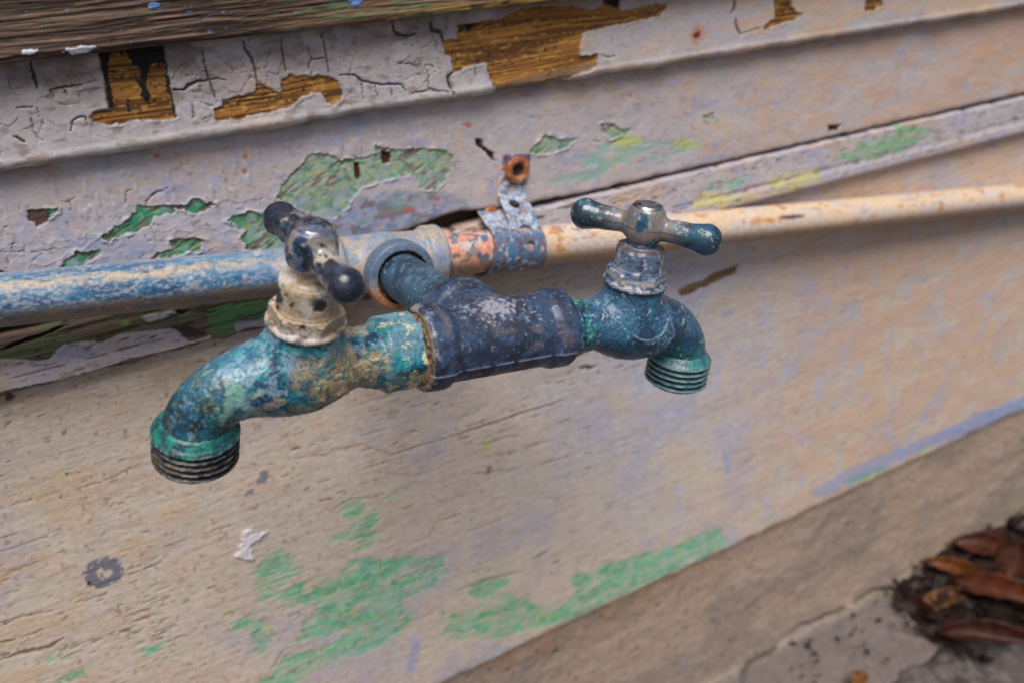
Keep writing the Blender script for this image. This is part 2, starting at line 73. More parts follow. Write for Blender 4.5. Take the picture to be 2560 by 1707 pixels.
# ------------------------------------------------------------------ numpy noise and colour helpers
rng = np.random.default_rng(7)
T2 = rng.random((8,256,256)).astype(np.float32); T3 = rng.random((4,64,64,64)).astype(np.float32)
f32 = np.float32
def sst(v,a,b):
    t = np.clip((v-a)/(b-a),0,1); return t*t*(3-2*t)
def n2(x,y,seed=0):
    T = T2[seed%8]; ix = np.floor(x); iy = np.floor(y); fx = (x-ix); fy = (y-iy)
    fx = fx*fx*(3-2*fx); fy = fy*fy*(3-2*fy)
    a = (ix.astype(np.int32)+seed*37)&255; b = (iy.astype(np.int32)+seed*91)&255; a1=(a+1)&255; b1=(b+1)&255
    return (T[a,b]*(1-fx)+T[a1,b]*fx)*(1-fy)+(T[a,b1]*(1-fx)+T[a1,b1]*fx)*fy
def fb2(x,y,oc=4,seed=0,g=.5):
    r=0; am=1; t=0
    for i in range(oc):
        r = r+am*n2(x*(2.03**i)+i*17.3,y*(2.03**i)+i*9.1,seed+i); t+=am; am*=g
    return r/t
def n3(P,seed=0):
    T=T3[seed%4]; I=np.floor(P); F=P-I; F=F*F*(3-2*F); I=I.astype(np.int32)+seed*13
    a,b,c=[I[:,k]&63 for k in range(3)]; a1,b1,c1=(a+1)&63,(b+1)&63,(c+1)&63; x,y,z=F[:,0],F[:,1],F[:,2]
    l=(T[a,b,c]*(1-x)+T[a1,b,c]*x)*(1-y)+(T[a,b1,c]*(1-x)+T[a1,b1,c]*x)*y
    h=(T[a,b,c1]*(1-x)+T[a1,b,c1]*x)*(1-y)+(T[a,b1,c1]*(1-x)+T[a1,b1,c1]*x)*y
    return l*(1-z)+h*z
def fb3(P,oc=4,seed=0,g=.5):
    r=0; am=1; t=0
    for i in range(oc):
        r=r+am*n3(P*(2.03**i)+i*11.7,seed+i); t+=am; am*=g
    return r/t
def vor2(x,y,seed=0):
    T=T2[seed%8]; U=T2[(seed+3)%8]; ix=np.floor(x).astype(np.int32); iy=np.floor(y).astype(np.int32)
    d1=np.full(x.shape,9.,f32); d2=d1.copy(); idv=np.zeros(x.shape,f32)
    for i in (-1,0,1):
        for j in (-1,0,1):
            a=(ix+i)&255; b=(iy+j)&255; px=ix+i+T[a,b]; py=iy+j+U[a,b]
            d=np.sqrt((px-x)**2+(py-y)**2); n=d<d1; d2=np.where(n,d1,np.minimum(d2,d)); idv=np.where(n,T[b,a],idv); d1=np.where(n,d,d1)
    return d1,d2,idv
def L(r,g,b):
    c=np.array([r,g,b],float)/255; return np.where(c<.04045,c/12.92,((c+.055)/1.055)**2.4).astype(f32)
def mix(c,d,m):
    m=np.asarray(m)[...,None]; return c*(1-m)+d*m
def psdf(poly,X,Z,mar=3.5):
    """signed distance to a polygon, positive inside, -mar far away"""
    P=np.array(poly,f32); out=np.full(X.shape,-mar,f32)
    s=(X>P[:,0].min()-mar)&(X<P[:,0].max()+mar)&(Z>P[:,1].min()-mar)&(Z<P[:,1].max()+mar)
    if not s.any(): return out
    x=X[s]; z=Z[s]; d=np.full(x.shape,1e9,f32); ins=np.zeros(x.shape,bool); Q=np.roll(P,-1,0)
    for (ax,az),(bx,bz) in zip(P,Q):
        ex,ez=bx-ax,bz-az; t=np.clip(((x-ax)*ex+(z-az)*ez)/(ex*ex+ez*ez+1e-9),0,1)
        d=np.minimum(d,(x-ax-t*ex)**2+(z-az-t*ez)**2)
        if az!=bz: ins^=((az>z)!=(bz>z))&(x<(bx-ax)*(z-az)/(bz-az)+ax)
    out[s]=np.clip(np.where(ins,1,-1)*np.sqrt(d),-mar,None); return out
def reg(key,X,Z,wob=.5,wl=1.6,mar=3.5,seed=3,sx=1.):
    wx=(fb2(X/(wl*sx),Z/wl,3,seed)-.5)*2*wob*sx; wz=(fb2(X/(wl*sx)+50,Z/wl+31,3,seed+2)-.5)*2*wob
    r=np.full(X.shape,-mar,f32)
    for p in TR.get(key,[]): r=np.maximum(r,psdf(p,X+wx,Z+wz,mar))
    return r
def cracks(key,X,Z,w0=.32,wob=.4,seed=5):
    """0..1 strength of traced cracks"""
    wx=(fb2(X/1.5,Z/1.5,3,seed)-.5)*2*wob; wz=(fb2(X/1.5+70,Z/1.5,3,seed+1)-.5)*2*wob; x0=X+wx; z0=Z+wz
    r=np.zeros(X.shape,f32)
    for pl,w in zip(TR[key],TR[key+'w']):
        P=np.array(pl,f32); s=(X>P[:,0].min()-2)&(X<P[:,0].max()+2)&(Z>P[:,1].min()-2)&(Z<P[:,1].max()+2)
        if not s.any(): continue
        x=x0[s]; z=z0[s]; best=np.zeros(x.shape,f32); n=len(P)-1
        for i in range(n):
            (ax,az),(bx,bz)=P[i],P[i+1]; ex,ez=bx-ax,bz-az; t=np.clip(((x-ax)*ex+(z-az)*ez)/(ex*ex+ez*ez+1e-9),0,1)
            d=np.sqrt((x-ax-t*ex)**2+(z-az-t*ez)**2); u=(i+t)/n; ww=w*w0*(.45+.9*np.sin(np.pi*np.clip(u*.9+.05,0,1)))
            best=np.maximum(best,np.clip(1.4-d/ww,0,1)*min(1,.45+w*.55))
        r[s]=np.maximum(r[s],best)
    return r
# ------------------------------------------------------------------ mesh helpers
def rawmesh(name,V,Q,col=None,rough=None):
    V=np.asarray(V,f32)*f32(MM); Q=np.asarray(Q,np.int32); me=bpy.data.meshes.new(name)
    me.vertices.add(len(V)); me.vertices.foreach_set('co',V.ravel()); k=Q.shape[1]
    me.loops.add(Q.size); me.loops.foreach_set('vertex_index',Q.ravel())
    me.polygons.add(len(Q)); me.polygons.foreach_set('loop_start',np.arange(0,Q.size,k,dtype=np.int32))
    me.polygons.foreach_set('use_smooth',np.ones(len(Q),bool)); me.update(calc_edges=True); me.validate()
    if col is not None:
        c=np.ones((len(V),4),f32); c[:,:3]=col; a=me.color_attributes.new('Col','FLOAT_COLOR','POINT'); a.data.foreach_set('color',c.ravel())
        r=me.attributes.new('Rough','FLOAT','POINT'); r.data.foreach_set('value',np.broadcast_to(np.asarray(rough,f32),(len(V),)).copy())
    return me
def link(name,me,mat,parent=None):
    o=bpy.data.objects.new(name,me); scene.collection.objects.link(o)
    if mat: me.materials.clear(); me.materials.append(mat)
    if parent: o.parent=parent
    return o
def gridq(ns,nx,wrap=False,flip=False):
    i=np.arange(ns-1)[:,None]; m=nx if wrap else nx-1; j=np.arange(m)[None]; j1=(j+1)%nx
    a=i*nx+j; b=i*nx+j1; c=(i+1)*nx+j1; d=(i+1)*nx+j
    q=np.stack([a,b,c,d],-1).reshape(-1,4); return q[:,::-1] if flip else q
def thing(name,label,cat,loc=(0,0,0),group=None):
    o=bpy.data.objects.new(name,None); scene.collection.objects.link(o); o.empty_display_size=.01
    o.location=Vector(loc)*MM; o['label']=label; o['category']=cat
    if group: o['group']=group
    return o
def frame(o,u,wv,h,loc):
    m=Matrix.Identity(4)
    for r in range(3): m[r][0],m[r][1],m[r][2],m[r][3]=u[r],wv[r],h[r],loc[r]*MM
    o.matrix_world=m
# ------------------------------------------------------------------ materials: attribute colour plus shader grain and fine relief
def mat(name,grain=.18,gs=900.,bump=.25,bs=700.,bd=.00012,spec=.4,metal=0.,stretch=(1,1,1),coat=0.,rmul=1.,specks=None,dark=None):
    m=bpy.data.materials.new(name); m.use_nodes=True; n=m.node_tree.nodes; l=m.node_tree.links; b=n['Principled BSDF']
    at=n.new('ShaderNodeAttribute'); at.attribute_name='Col'; rt=n.new('ShaderNodeAttribute'); rt.attribute_name='Rough'
    tc=n.new('ShaderNodeTexCoord'); mp=n.new('ShaderNodeMapping'); mp.inputs['Scale'].default_value=stretch; l.new(tc.outputs['Object'],mp.inputs[0])
    nz=n.new('ShaderNodeTexNoise'); nz.inputs['Scale'].default_value=gs; nz.inputs['Detail'].default_value=4; nz.inputs['Roughness'].default_value=.65; l.new(mp.outputs[0],nz.inputs['Vector'])
    mr=n.new('ShaderNodeMapRange'); mr.inputs[1].default_value=.3; mr.inputs[2].default_value=.7; mr.inputs[3].default_value=1-grain; mr.inputs[4].default_value=1+grain; l.new(nz.outputs['Fac'],mr.inputs[0])
    mu=n.new('ShaderNodeVectorMath'); mu.operation='SCALE'; l.new(at.outputs['Color'],mu.inputs[0]); l.new(mr.outputs[0],mu.inputs['Scale']); 
    last=mu.outputs[0]
    for sp in (specks,dark):
        if not sp: continue
        sc,th,amt,cc=sp; nn=n.new('ShaderNodeTexNoise'); nn.inputs['Scale'].default_value=sc; nn.inputs['Detail'].default_value=3; nn.inputs['Roughness'].default_value=.7; l.new(tc.outputs['Object'],nn.inputs['Vector'])
        m2=n.new('ShaderNodeMapRange'); m2.inputs[1].default_value=th; m2.inputs[2].default_value=th+.07; m2.inputs[3].default_value=0; m2.inputs[4].default_value=amt; l.new(nn.outputs['Fac'],m2.inputs[0])
        mx=n.new('ShaderNodeMix'); mx.data_type='RGBA'; l.new(m2.outputs[0],mx.inputs[0]); l.new(last,mx.inputs[6]); mx.inputs[7].default_value=(*[float(q) for q in L(*cc)],1); last=mx.outputs[2]
    l.new(last,b.inputs['Base Color'])
    n2_=n.new('ShaderNodeTexNoise'); n2_.inputs['Scale'].default_value=bs; n2_.inputs['Detail'].default_value=5; l.new(mp.outputs[0],n2_.inputs['Vector'])
    bp=n.new('ShaderNodeBump'); bp.inputs['Strength'].default_value=bump; bp.inputs['Distance'].default_value=bd; l.new(n2_.outputs['Fac'],bp.inputs['Height']); l.new(bp.outputs[0],b.inputs['Normal'])
    rm=n.new('ShaderNodeMath'); rm.operation='MULTIPLY'; rm.inputs[1].default_value=rmul; l.new(rt.outputs['Fac'],rm.inputs[0]); l.new(rm.outputs[0],b.inputs['Roughness'])
    b.inputs['Specular IOR Level'].default_value=spec; b.inputs['Metallic'].default_value=metal
    if coat: b.inputs['Coat Weight'].default_value=coat; b.inputs['Coat Roughness'].default_value=.15
    return m
M_paint=mat('peeling_paint',.10,700,.5,450,.0002,.35,stretch=(.55,1,1))
M_wood=mat('weathered_wood',.25,900,.7,800,.0003,.25,stretch=(.12,1,1))
M_conc=mat('concrete',.16,300,.5,400,.0003,.2)
M_brass=mat('verdigris_brass',.3,900,.8,900,.00022,.6,rmul=.85,specks=(1300,.6,.4,(140,180,190)),dark=(1000,.57,.65,(16,34,44)))
M_iron=mat('galvanised_iron',.28,800,.7,800,.0002,.5,rmul=.9,specks=(1500,.65,.12,(190,186,182)),dark=(900,.62,.25,(40,52,70)))
M_enamel=mat('worn_enamel',.12,900,.4,800,.00012,.6,coat=.6,specks=(1400,.64,.5,(170,180,190)))
M_chrome=mat('worn_chrome',.1,900,.2,500,.0001,.5,metal=1.)
M_leaf=mat('dry_leaf',.25,300,.5,250,.0005,.35)
# ------------------------------------------------------------------ wall planks: a moulded profile run along x, displaced and coloured by the paint layers
def xs_make(x0,x1,st,grow=600.,c0=-1500,c1=2000):
    v=[x0]
    while v[-1]<x1: v.append(v[-1]+st*(1+max(0,v[-1]+150)/grow))
    return np.concatenate([np.linspace(c0,x0-20,24),v,np.linspace(v[-1]+25,c1,28)]).astype(f32)
def prof(pts,ds):
    P=np.array(pts,float); seg=np.linalg.norm(np.diff(P,axis=0),axis=1); t=np.r_[0,np.cumsum(seg)]
    n=int(t[-1]/ds)+1; s=np.linspace(0,t[-1],n); y=np.interp(s,t,P[:,0]); z=np.interp(s,t,P[:,1])
    k=np.ones(5)/5; ys=np.convolve(np.pad(y,2,'edge'),k,'valid'); zs=np.convolve(np.pad(z,2,'edge'),k,'valid')
    ty=np.gradient(ys); tz=np.gradient(zs); ll=np.hypot(ty,tz)+1e-9
    return ys.astype(f32),zs.astype(f32),(tz/ll).astype(f32),(-ty/ll).astype(f32)      # going down the face the normal points to -y
def plank(name,pts,ds,xs,fn,m,parent=None,label=None,edge=None):
    y,z,ny,nz=prof(pts,ds); ns=len(y); nx=len(xs)
    X=np.broadcast_to(xs[None],(ns,nx)).ravel(); Y=np.repeat(y,nx); Z=np.repeat(z,nx); NY=np.repeat(ny,nx); NZ=np.repeat(nz,nx)
    if edge is not None: Z=Z+edge(X,Z)
    col,disp,rough=fn(X,Z,NY)
    V=np.stack([X,Y+NY*disp,Z+NZ*disp],-1)
    me=rawmesh(name,V,gridq(ns,nx,flip=True),np.clip(col,0,.95),rough); o=link(name,me,m,parent)
    if label: o['label']=label
    return o
def whitepaint(X,Z,seed,tanw=.5,dirt=.3,blue=.5):
    a=fb2(X/38,Z/22,4,seed); b=fb2(X/14,Z/10,4,seed+1); c=fb2(X/5,Z/4,4,seed+2)
    col=np.broadcast_to(L(181,173,178),X.shape+(3,)).copy()
    col=mix(col,L(196,168,146),sst(a*.6+b*.4,.62-.25*tanw,.78-.25*tanw)*.8)
    col=mix(col,L(150,160,200),sst(b*.5+c*.5,.66-.16*blue,.8-.16*blue)*.6)
    col=mix(col,L(205,192,186),sst(fb2(X/8,Z/6,4,seed+3),.55,.72)*.35)
    col=mix(col,L(120,98,80),sst(fb2(X/3.2,Z/1.6,5,seed+4),.68-.1*dirt,.84-.1*dirt)*.45)
    sp=fb2(X/1.1,Z/1.,2,seed+5); gate=sst(fb2(X/17,Z/9,2,seed+6),.42,.62)
    spots=sst(sp,.84,.9)*gate
    col=mix(col,L(70,50,38),spots*.8)
    h=(a-.5)*1.0+(b-.5)*.5+(c-.5)*.22+(fb2(X/1.6,Z/1.4,3,seed+2)-.5)*.14-spots*.25
    return col,h
def woodgrain(X,Z,seed,c0,c1,sc=1.):
    wv=(fb2(X/60,Z/12,3,seed)-.5)*6
    g=fb2(X/45,(Z+wv)/(.9*sc),4,seed+1,.6); g2=fb2(X/90,(Z+wv)/(3.2*sc),3,seed+2)
    t=sst(g*.55+g2*.45,.38,.64); return mix(np.broadcast_to(c0,X.shape+(3,)),c1,t),t
XS=xs_make(-215,590,.5)
wall=thing('house_wall','old timber house wall of stacked boards with peeling cream, lilac and green paint behind the pipework','wall',(0,0,0))
def fA(X,Z,NY):
    col,t=woodgrain(X,Z,1,L(60,45,38),L(108,86,74)); f=fb2(X/24,(Z+fb2(X/70,Z/9,2,4)*3)/.42,3,4)
    col=mix(col,L(52,38,34),sst(f,.56,.7)*.8); col=mix(col,L(158,128,106),sst(1-f,.6,.75)*.4)
    warm=sst(X,-60,60); col=mix(col,L(140,112,78),warm*.55*sst(fb2(X/25,Z/6,3,2),.35,.6))
    gz=sst(fb2(X/13,Z/2.4,5,6,.65)+.17*np.exp(-((X-15)/45)**2),.64,.76)*sst(fb2(X/9,Z/.35,2,8),.35,.6); col=mix(col,L(88,122,86),gz*.7)
    col=mix(col,L(55,90,75),sst(fb2(X/5,Z/1.2,4,3),.74,.78)*.7)
    ed=sst(-Z,-115,-110.5)*sst(X,-20,70)*sst(fb2(X/7,Z/2,4,5),.42,.55); col=mix(col,L(196,164,92),ed*.8)
    b=sst(fb2(X/3.,Z/1.2,4,7),.8,.83); col=mix(col,L(90,120,165),b*.8)
    w=np.zeros(X.shape,f32)
    for (cx,cz,rx,rz) in ((-123,113.4,2.6,.8),(-105.8,112.2,4.6,1.3),(-76,125,2.,1.),(5,119.5,2.5,2.2)):
        w=np.maximum(w,sst(1.25-np.hypot((X-cx)/rx,(Z-cz)/rz)+(fb2(X/1.2,Z/.9,3,1)-.5)*1.2,0,.25))
    col=mix(col,L(205,205,212),w*(X<-80)); col=mix(col,L(95,130,185),w*(X>=-80))
    return col,(t-.5)*.5+(.5-f)*.7+w*.4+gz*.15,.75-.2*w
def fB(X,Z,NY):
    col,h=whitepaint(X,Z,11,.42,.75,.45); col=mix(col,L(190,182,178),.35*np.ones(X.shape))
    col=mix(col,L(208,172,140),sst(X,100,260)*sst(fb2(X/30,Z/7,4,37),.42,.6)*.6)
    ht=sst(Z,80,108)*sst(-X,-330,60); col=mix(col,L(118,102,98),ht*.78*sst(fb2(X/14,Z/8,3,2),.15,.65))       # grime under the ledge, deepened to paint in vignette-like shade towards the top
    col=mix(col,L(120,96,76),sst(fb2(X/5,Z/2.4,4,31),.6,.72)*.5*sst(-X,-180,0))
    d=reg('B_hole',X,Z,.7,2.); hole=sst(d,-.12,.25)
    v1,v2,vi=vor2(X/9+(fb2(X/8,Z/8,2,8)-.5)*.6,Z/7+(fb2(X/6,Z/6,2,9)-.5)*.6,3)
    mesh=np.clip(1-(v2-v1)/.045,0,1)*sst(fb2(X/16,Z/14,2,12),.58,.68)*sst(Z,75,79)*sst(-X,-200,-90)
    t1,t2,ti_=vor2(X/8.5+(fb2(X/6,Z/9,2,28)-.5)*.5,Z/19+(fb2(X/6,Z/6,2,29)-.5)*.25,6); tall=np.clip(1-(t2-t1)/.04,0,1)*sst(fb2(X/14,Z/12,3,13),.42,.56)*sst(Z,77,82)*sst(-X,-110,-40)
    lift=np.exp(-(t2-t1)/.1)*.3*sst(fb2(X/14,Z/12,3,13),.36,.5)*sst(Z,77,82)*sst(-X,-130,-40); mesh=np.maximum(mesh,tall*.9); ck=np.maximum(cracks('B_crack',X,Z,.38),mesh*.55)
    wd,t=woodgrain(X,Z,21,L(96,60,28),L(164,112,52),1.)
    wd=mix(wd,L(120,98,78),sst(reg('B_grey',X,Z,.6,2),-.2,.6)*.85); wd=mix(wd,L(206,160,78),sst(fb2(X/4,Z/1.2,4,5),.64,.72)*.5)
    bl=np.maximum(sst(reg('B_black',X,Z,.7,1.4),-.1,.2),sst(fb2(X/1.6,Z/1.6,3,9),.72,.76)*.9)
    wd=mix(wd,L(22,24,25),bl)
    rim=np.exp(-((d+.35)/.45)**2)*(1-hole); col=mix(col,L(150,138,132),rim*.2)
    gr=np.exp(-((d+.05)/.3)**2)*sst(fb2(X/2,Z/2,3,4),.55,.62); col=mix(col,L(80,125,100),gr*.8)
    for p in TR['B_rust']:
        cx,cz=p[0]; s=8 if cx>100 else 1.2; r=np.hypot(X-cx,(Z-cz)*(1 if Z is None else 1.0))/s+(fb2(X/3,Z/3,3,2)-.5)*.9
        col=mix(col,L(186,110,50),sst(1-r,0,.9)*.75); col=mix(col,L(92,44,20),sst(.28-r*1.0,0,.2)*.9)
    col=mix(col,L(34,27,24),ck*.92)
    low=sst(-Z,-76,-72.5)*sst(fb2(X/9,Z/1.4,4,2),.45,.62); col=mix(col,L(150,132,104),low*.6)
    tile=(vi-.5)*.5*sst(-X,-80,60)*sst(Z,76,82); h=h*.7+tile*sst(v2-v1,.0,.12); col=col*(1+(vi-.5)*.10*sst(-X,-80,60))[...,None]
    col=mix(col,wd,hole); h=h*(1-hole)-.95*hole+(t-.5)*.5*hole+bl*.3*hole-ck*1.5*(1-hole)+(np.exp(-((d+.7)/.6)**2)*(1-hole))*.35*sst(fb2(X/5,Z/5,2,6),.4,.6)
    lump=(fb2(X/16,Z*0+3,3,14)-.5)*2.2*sst(-Z,-79,-72); 
    return col,h+lift*(1-hole)+lump+sst(-Z,-76,-73.5)*.5,.55+.2*hole
def fC(X,Z,NY):
    left=sst(-X,-150,20)
    col,h=whitepaint(X,Z,21,.5,.35,.75)
    col=mix(col,L(196,164,142),sst(X,210,320)*.75*sst(fb2(X/30,Z/12,3,1),.25,.6)); 
    col=mix(col,L(205,160,128),sst(fb2(X/26,Z/7,4,2),.52,.66)*sst(X,200,300)*.6)
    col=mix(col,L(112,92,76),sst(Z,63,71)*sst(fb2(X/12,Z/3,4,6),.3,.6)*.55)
    blz=sst(-X,-70,20)*sst(-Z,-52,-30); col=mix(col,L(150,160,192),blz*.45*sst(fb2(X/22,Z/12,4,35),.25,.6)); col=mix(col,L(196,184,176),.35*sst(fb2(X/26,Z/14,4,38),.36,.58))
    g=reg('C_green',X,Z,1.1,1.7); gm=sst(g,-.08,.12)
    mx=reg('C_mix',X,Z,2.5,6); mm=sst(mx,-1,2)*left
    pal=sst(reg('C_pale',X,Z,1.8,5,sx=1.8),-.8,1.6)*sst(fb2(X/12,Z/3,4,8),.38,.55)
    col=mix(col,L(136,176,160),pal*.8); col=mix(col,L(186,192,118),sst(reg('C_yellow',X,Z,1,3),-.5,.8)*.8)
    col=mix(col,L(140,146,172),mm*.75); q=fb2(X/6,Z/5,4,9); col=mix(col,L(112,86,82),mm*sst(q,.56,.66)*.7); col=mix(col,L(188,128,132),mm*sst(fb2(X/3.2,Z/2.4,4,10),.7,.78)*.6)
    mgr=mm*sst(fb2(X/5,Z/3.,4,13)+.08*sst(-X,30,60),.58,.68); col=mix(col,L(104,152,126),mgr*.6); mbl=mm*sst(fb2(X/4.5,Z/4,4,15),.6,.68); col=mix(col,L(112,140,180),mbl*.7)
    # old green layer with bare brown wood showing through in slanted strokes
    gc=mix(np.broadcast_to(L(118,166,126),X.shape+(3,)),L(62,138,102),sst(fb2(X/4,Z/3,4,2)+.12*sst(-X,10,60),.45,.6)); rb=sst(X,-62,-50); gc=mix(gc,L(150,176,140),rb*sst(fb2(X/4,Z/3,4,4),.42,.58)*.75); gc=mix(gc,L(178,186,124),rb*sst(fb2(X/2.4,Z/2,3,24),.58,.68)*.8); gc=mix(gc,L(142,166,176),sst(fb2(X/3,Z/3,3,14)+.1*rb*sst(-Z,-40,-30),.56,.68)*.7)
    st=fb2((X*.9+Z*.45)/9,(Z*.9-X*.45)/1.5,4,6,.6); big=((X-5)/24)**2+((Z-38)/9)**2<1
    wv=np.sin((X+Z*.35+3*fb2(X/6,Z/6,2,3))*1.25)*.5+.5; br=np.where(big&(X>-8),sst(wv*.6+fb2(X/3,Z/3,3,5)*.5,.52,.62)*sst(-X,-38,-30),sst(st,.49,.56))
    wb,t=woodgrain(X,Z,33,L(96,64,52),L(140,106,92)); br=br*np.where(X>-62,.25+.75*sst(fb2(X/8,Z/6,3,29),.45,.58),1); gc=mix(gc,wb,br*.85)
    col=mix(col,gc,gm*(.78+.22*sst(-X,20,60))); rim=np.exp(-((g+.4)/.45)**2)*(1-gm)*sst(fb2(X/4,Z/4,2,18),.45,.7); col=mix(col,L(186,178,184),rim*.3)
    edge=np.exp(-((g-.12)/.22)**2); col=mix(col,L(60,50,40),edge*.55*sst(fb2(X/3,Z/3,2,7),.35,.55))
    b=reg('C_brown',X,Z,.4,1.6); bm=sst(b,-.08,.12); col=mix(col,mix(wb,L(74,56,50),.6*np.ones(X.shape)),bm)
    sl=reg('C_slit',X,Z,.5,1.5); sm=sst(sl,-.1,.2); col=mix(col,L(72,34,24),sm)
    col=mix(col,L(188,96,96),sst(reg('C_pink',X,Z,.6,1.5),-.1,.3)*.8)
    v1,v2,vi=vor2(X/8+(fb2(X/5,Z/5,2,8)-.5)*.9,Z/5.5+(fb2(X/5,Z/5,2,9)-.5)*.9,5)
    ng=sst(-X,10,60)*sst(-Z,-52,-38)*sst(fb2(X/9,Z/6,2,3),.36,.5); net=np.clip(1-(v2-v1)/.06,0,1)*ng; lf=np.exp(-(v2-v1)/.13)*.3*ng
    ck=np.maximum(cracks('C_crack',X,Z,.3,.6),net*.6)*(1-gm)
    raised=sst(fb2(X/11,Z/9,2,44),.5,.55); col=mix(col,L(84,72,66),ck*(.5+.4*(1-raised)));
    for p in TR['C_rust']:
        cx,cz=p[0]; col=mix(col,L(180,92,40),sst(1.3-np.hypot(X-cx,Z-cz)/1.4,0,1)*.8)
    lowe=sst(-Z,-13,-9)*sst(fb2(X/8,Z/2,4,2),.4,.6); col=mix(col,L(146,120,96),lowe*.45)
    h=h+lf*(1-gm)-(gm*.6+bm*.9+sm*1.8)-br*gm*.3-ck*.7+ck*raised*.9+np.exp(-((g+.6)/.55)**2)*(1-gm)*.75*sst(fb2(X/3.5,Z/3.5,2,18),.4,.65)-pal*.15+mm*(q-.5)*.8
    drip=sst(fb2(X/2.8,Z/9,3,19),.62,.75)*sst(-Z,-68,-60)*sst(Z,25,50)*left; h=h+drip*.5
    return col,h,.5+.2*gm
def eC(X,Z):
    e=np.interp(X,[-1500,-215,-60,0,18,30,40,52,66,80,120,160,600,2000],[1.5,1.5,.5,1.,1.2,2.2,4.2,5.2,3.,1.,.3,0,0,0]); return (e+(fb2(X/5,X*0,3,5)-.5)*1.2)*sst(-Z,-18,-9)
def fD(X,Z,NY):
    col,h=whitepaint(X,Z,41,.45,.4,.8); L_=sst(-X,-25,10)
    wb,t=woodgrain(X,Z,45,L(78,62,54),L(128,108,94)); wb=mix(wb,L(92,122,88),sst(fb2(X/13,Z/2.4,4,3),.54,.66)*.5); wb=mix(wb,L(96,112,70),sst(fb2(X/8,Z/2.6,4,8),.58,.68)*.6)
    wh=sst(reg('D_white',X,Z,.7,1.6),-.1,.15)
    bare=L_*(1-wh); mid=sst(fb2(X/12,Z/3,4,17),.56,.62)*sst(-X,-230,-60)*sst(Z,-6,-2)*(1-L_); bare=np.maximum(bare,mid*.9)
    col=mix(col,wb,bare); 
    for k,c in (('D_green',L(84,150,96)),('D_bright',L(128,190,84))): col=mix(col,c,sst(reg(k,X,Z,1.2,2)+(fb2(X/7,Z/.8,4,46)-.52)*5,-.4,.8)*.65*L_)
    for k,c in (('D_rg',L(112,172,124)),('D_rt',L(110,190,160)),('D_ry',L(196,188,112))): col=mix(col,c,sst(np.minimum(reg(k,X,Z,2.2,3.,sx=2.5),1.5)+(.5-fb2(X/12,Z/1.,4,47))*9,-.4,1.4)*.8*(1-L_)*(reg(k,X,Z,2.2,3.,sx=2.5)>-2.5))
    ckd=sst(reg('D_crk',X,Z,.3,1.6),-.1,.2); col=mix(col,L(24,20,18),ckd)
    cdk=sst(reg('D_chipdark',X,Z,.8,1.6),-.1,.3)*(1-wh); col=mix(col,L(62,44,36),cdk*.8)
    groove=np.exp(-((Z+14.2+(X+150)*-.006)/.32)**2)*sst(fb2(X/14,Z*0,2,3),.25,.45); col=mix(col,L(66,54,46),groove*.75)
    col=mix(col,L(120,100,84),sst(fb2(X/9,Z/1.5,4,23),.62,.72)*.4)
    sk=sst(fb2(X/7,Z/.8,3,24),.7,.76); col=mix(col,L(60,46,40),sk*.7)
    h=h*.7-bare*.7-ckd*2.2-cdk*.8-groove*.9-sk*.4+(t-.5)*.5*bare
    return col,h,.62+.15*bare
def eD(X,Z):
    top=np.interp(X,[-215,-120,-60,10,30,50,70,100,300,600],[-.8,-1.8,-.2,0,-.8,-1.,-.6,.4,.6,.2])
    return top*sst(Z,-1,5)+(fb2(X/7,X*0+5,4,8)-.5)*2.6*sst(-Z,16,20)*sst(-X,-120,-20)+(fb2(X/9,X*0+2,4,8)-.5)*1.6*sst(Z,3,6)
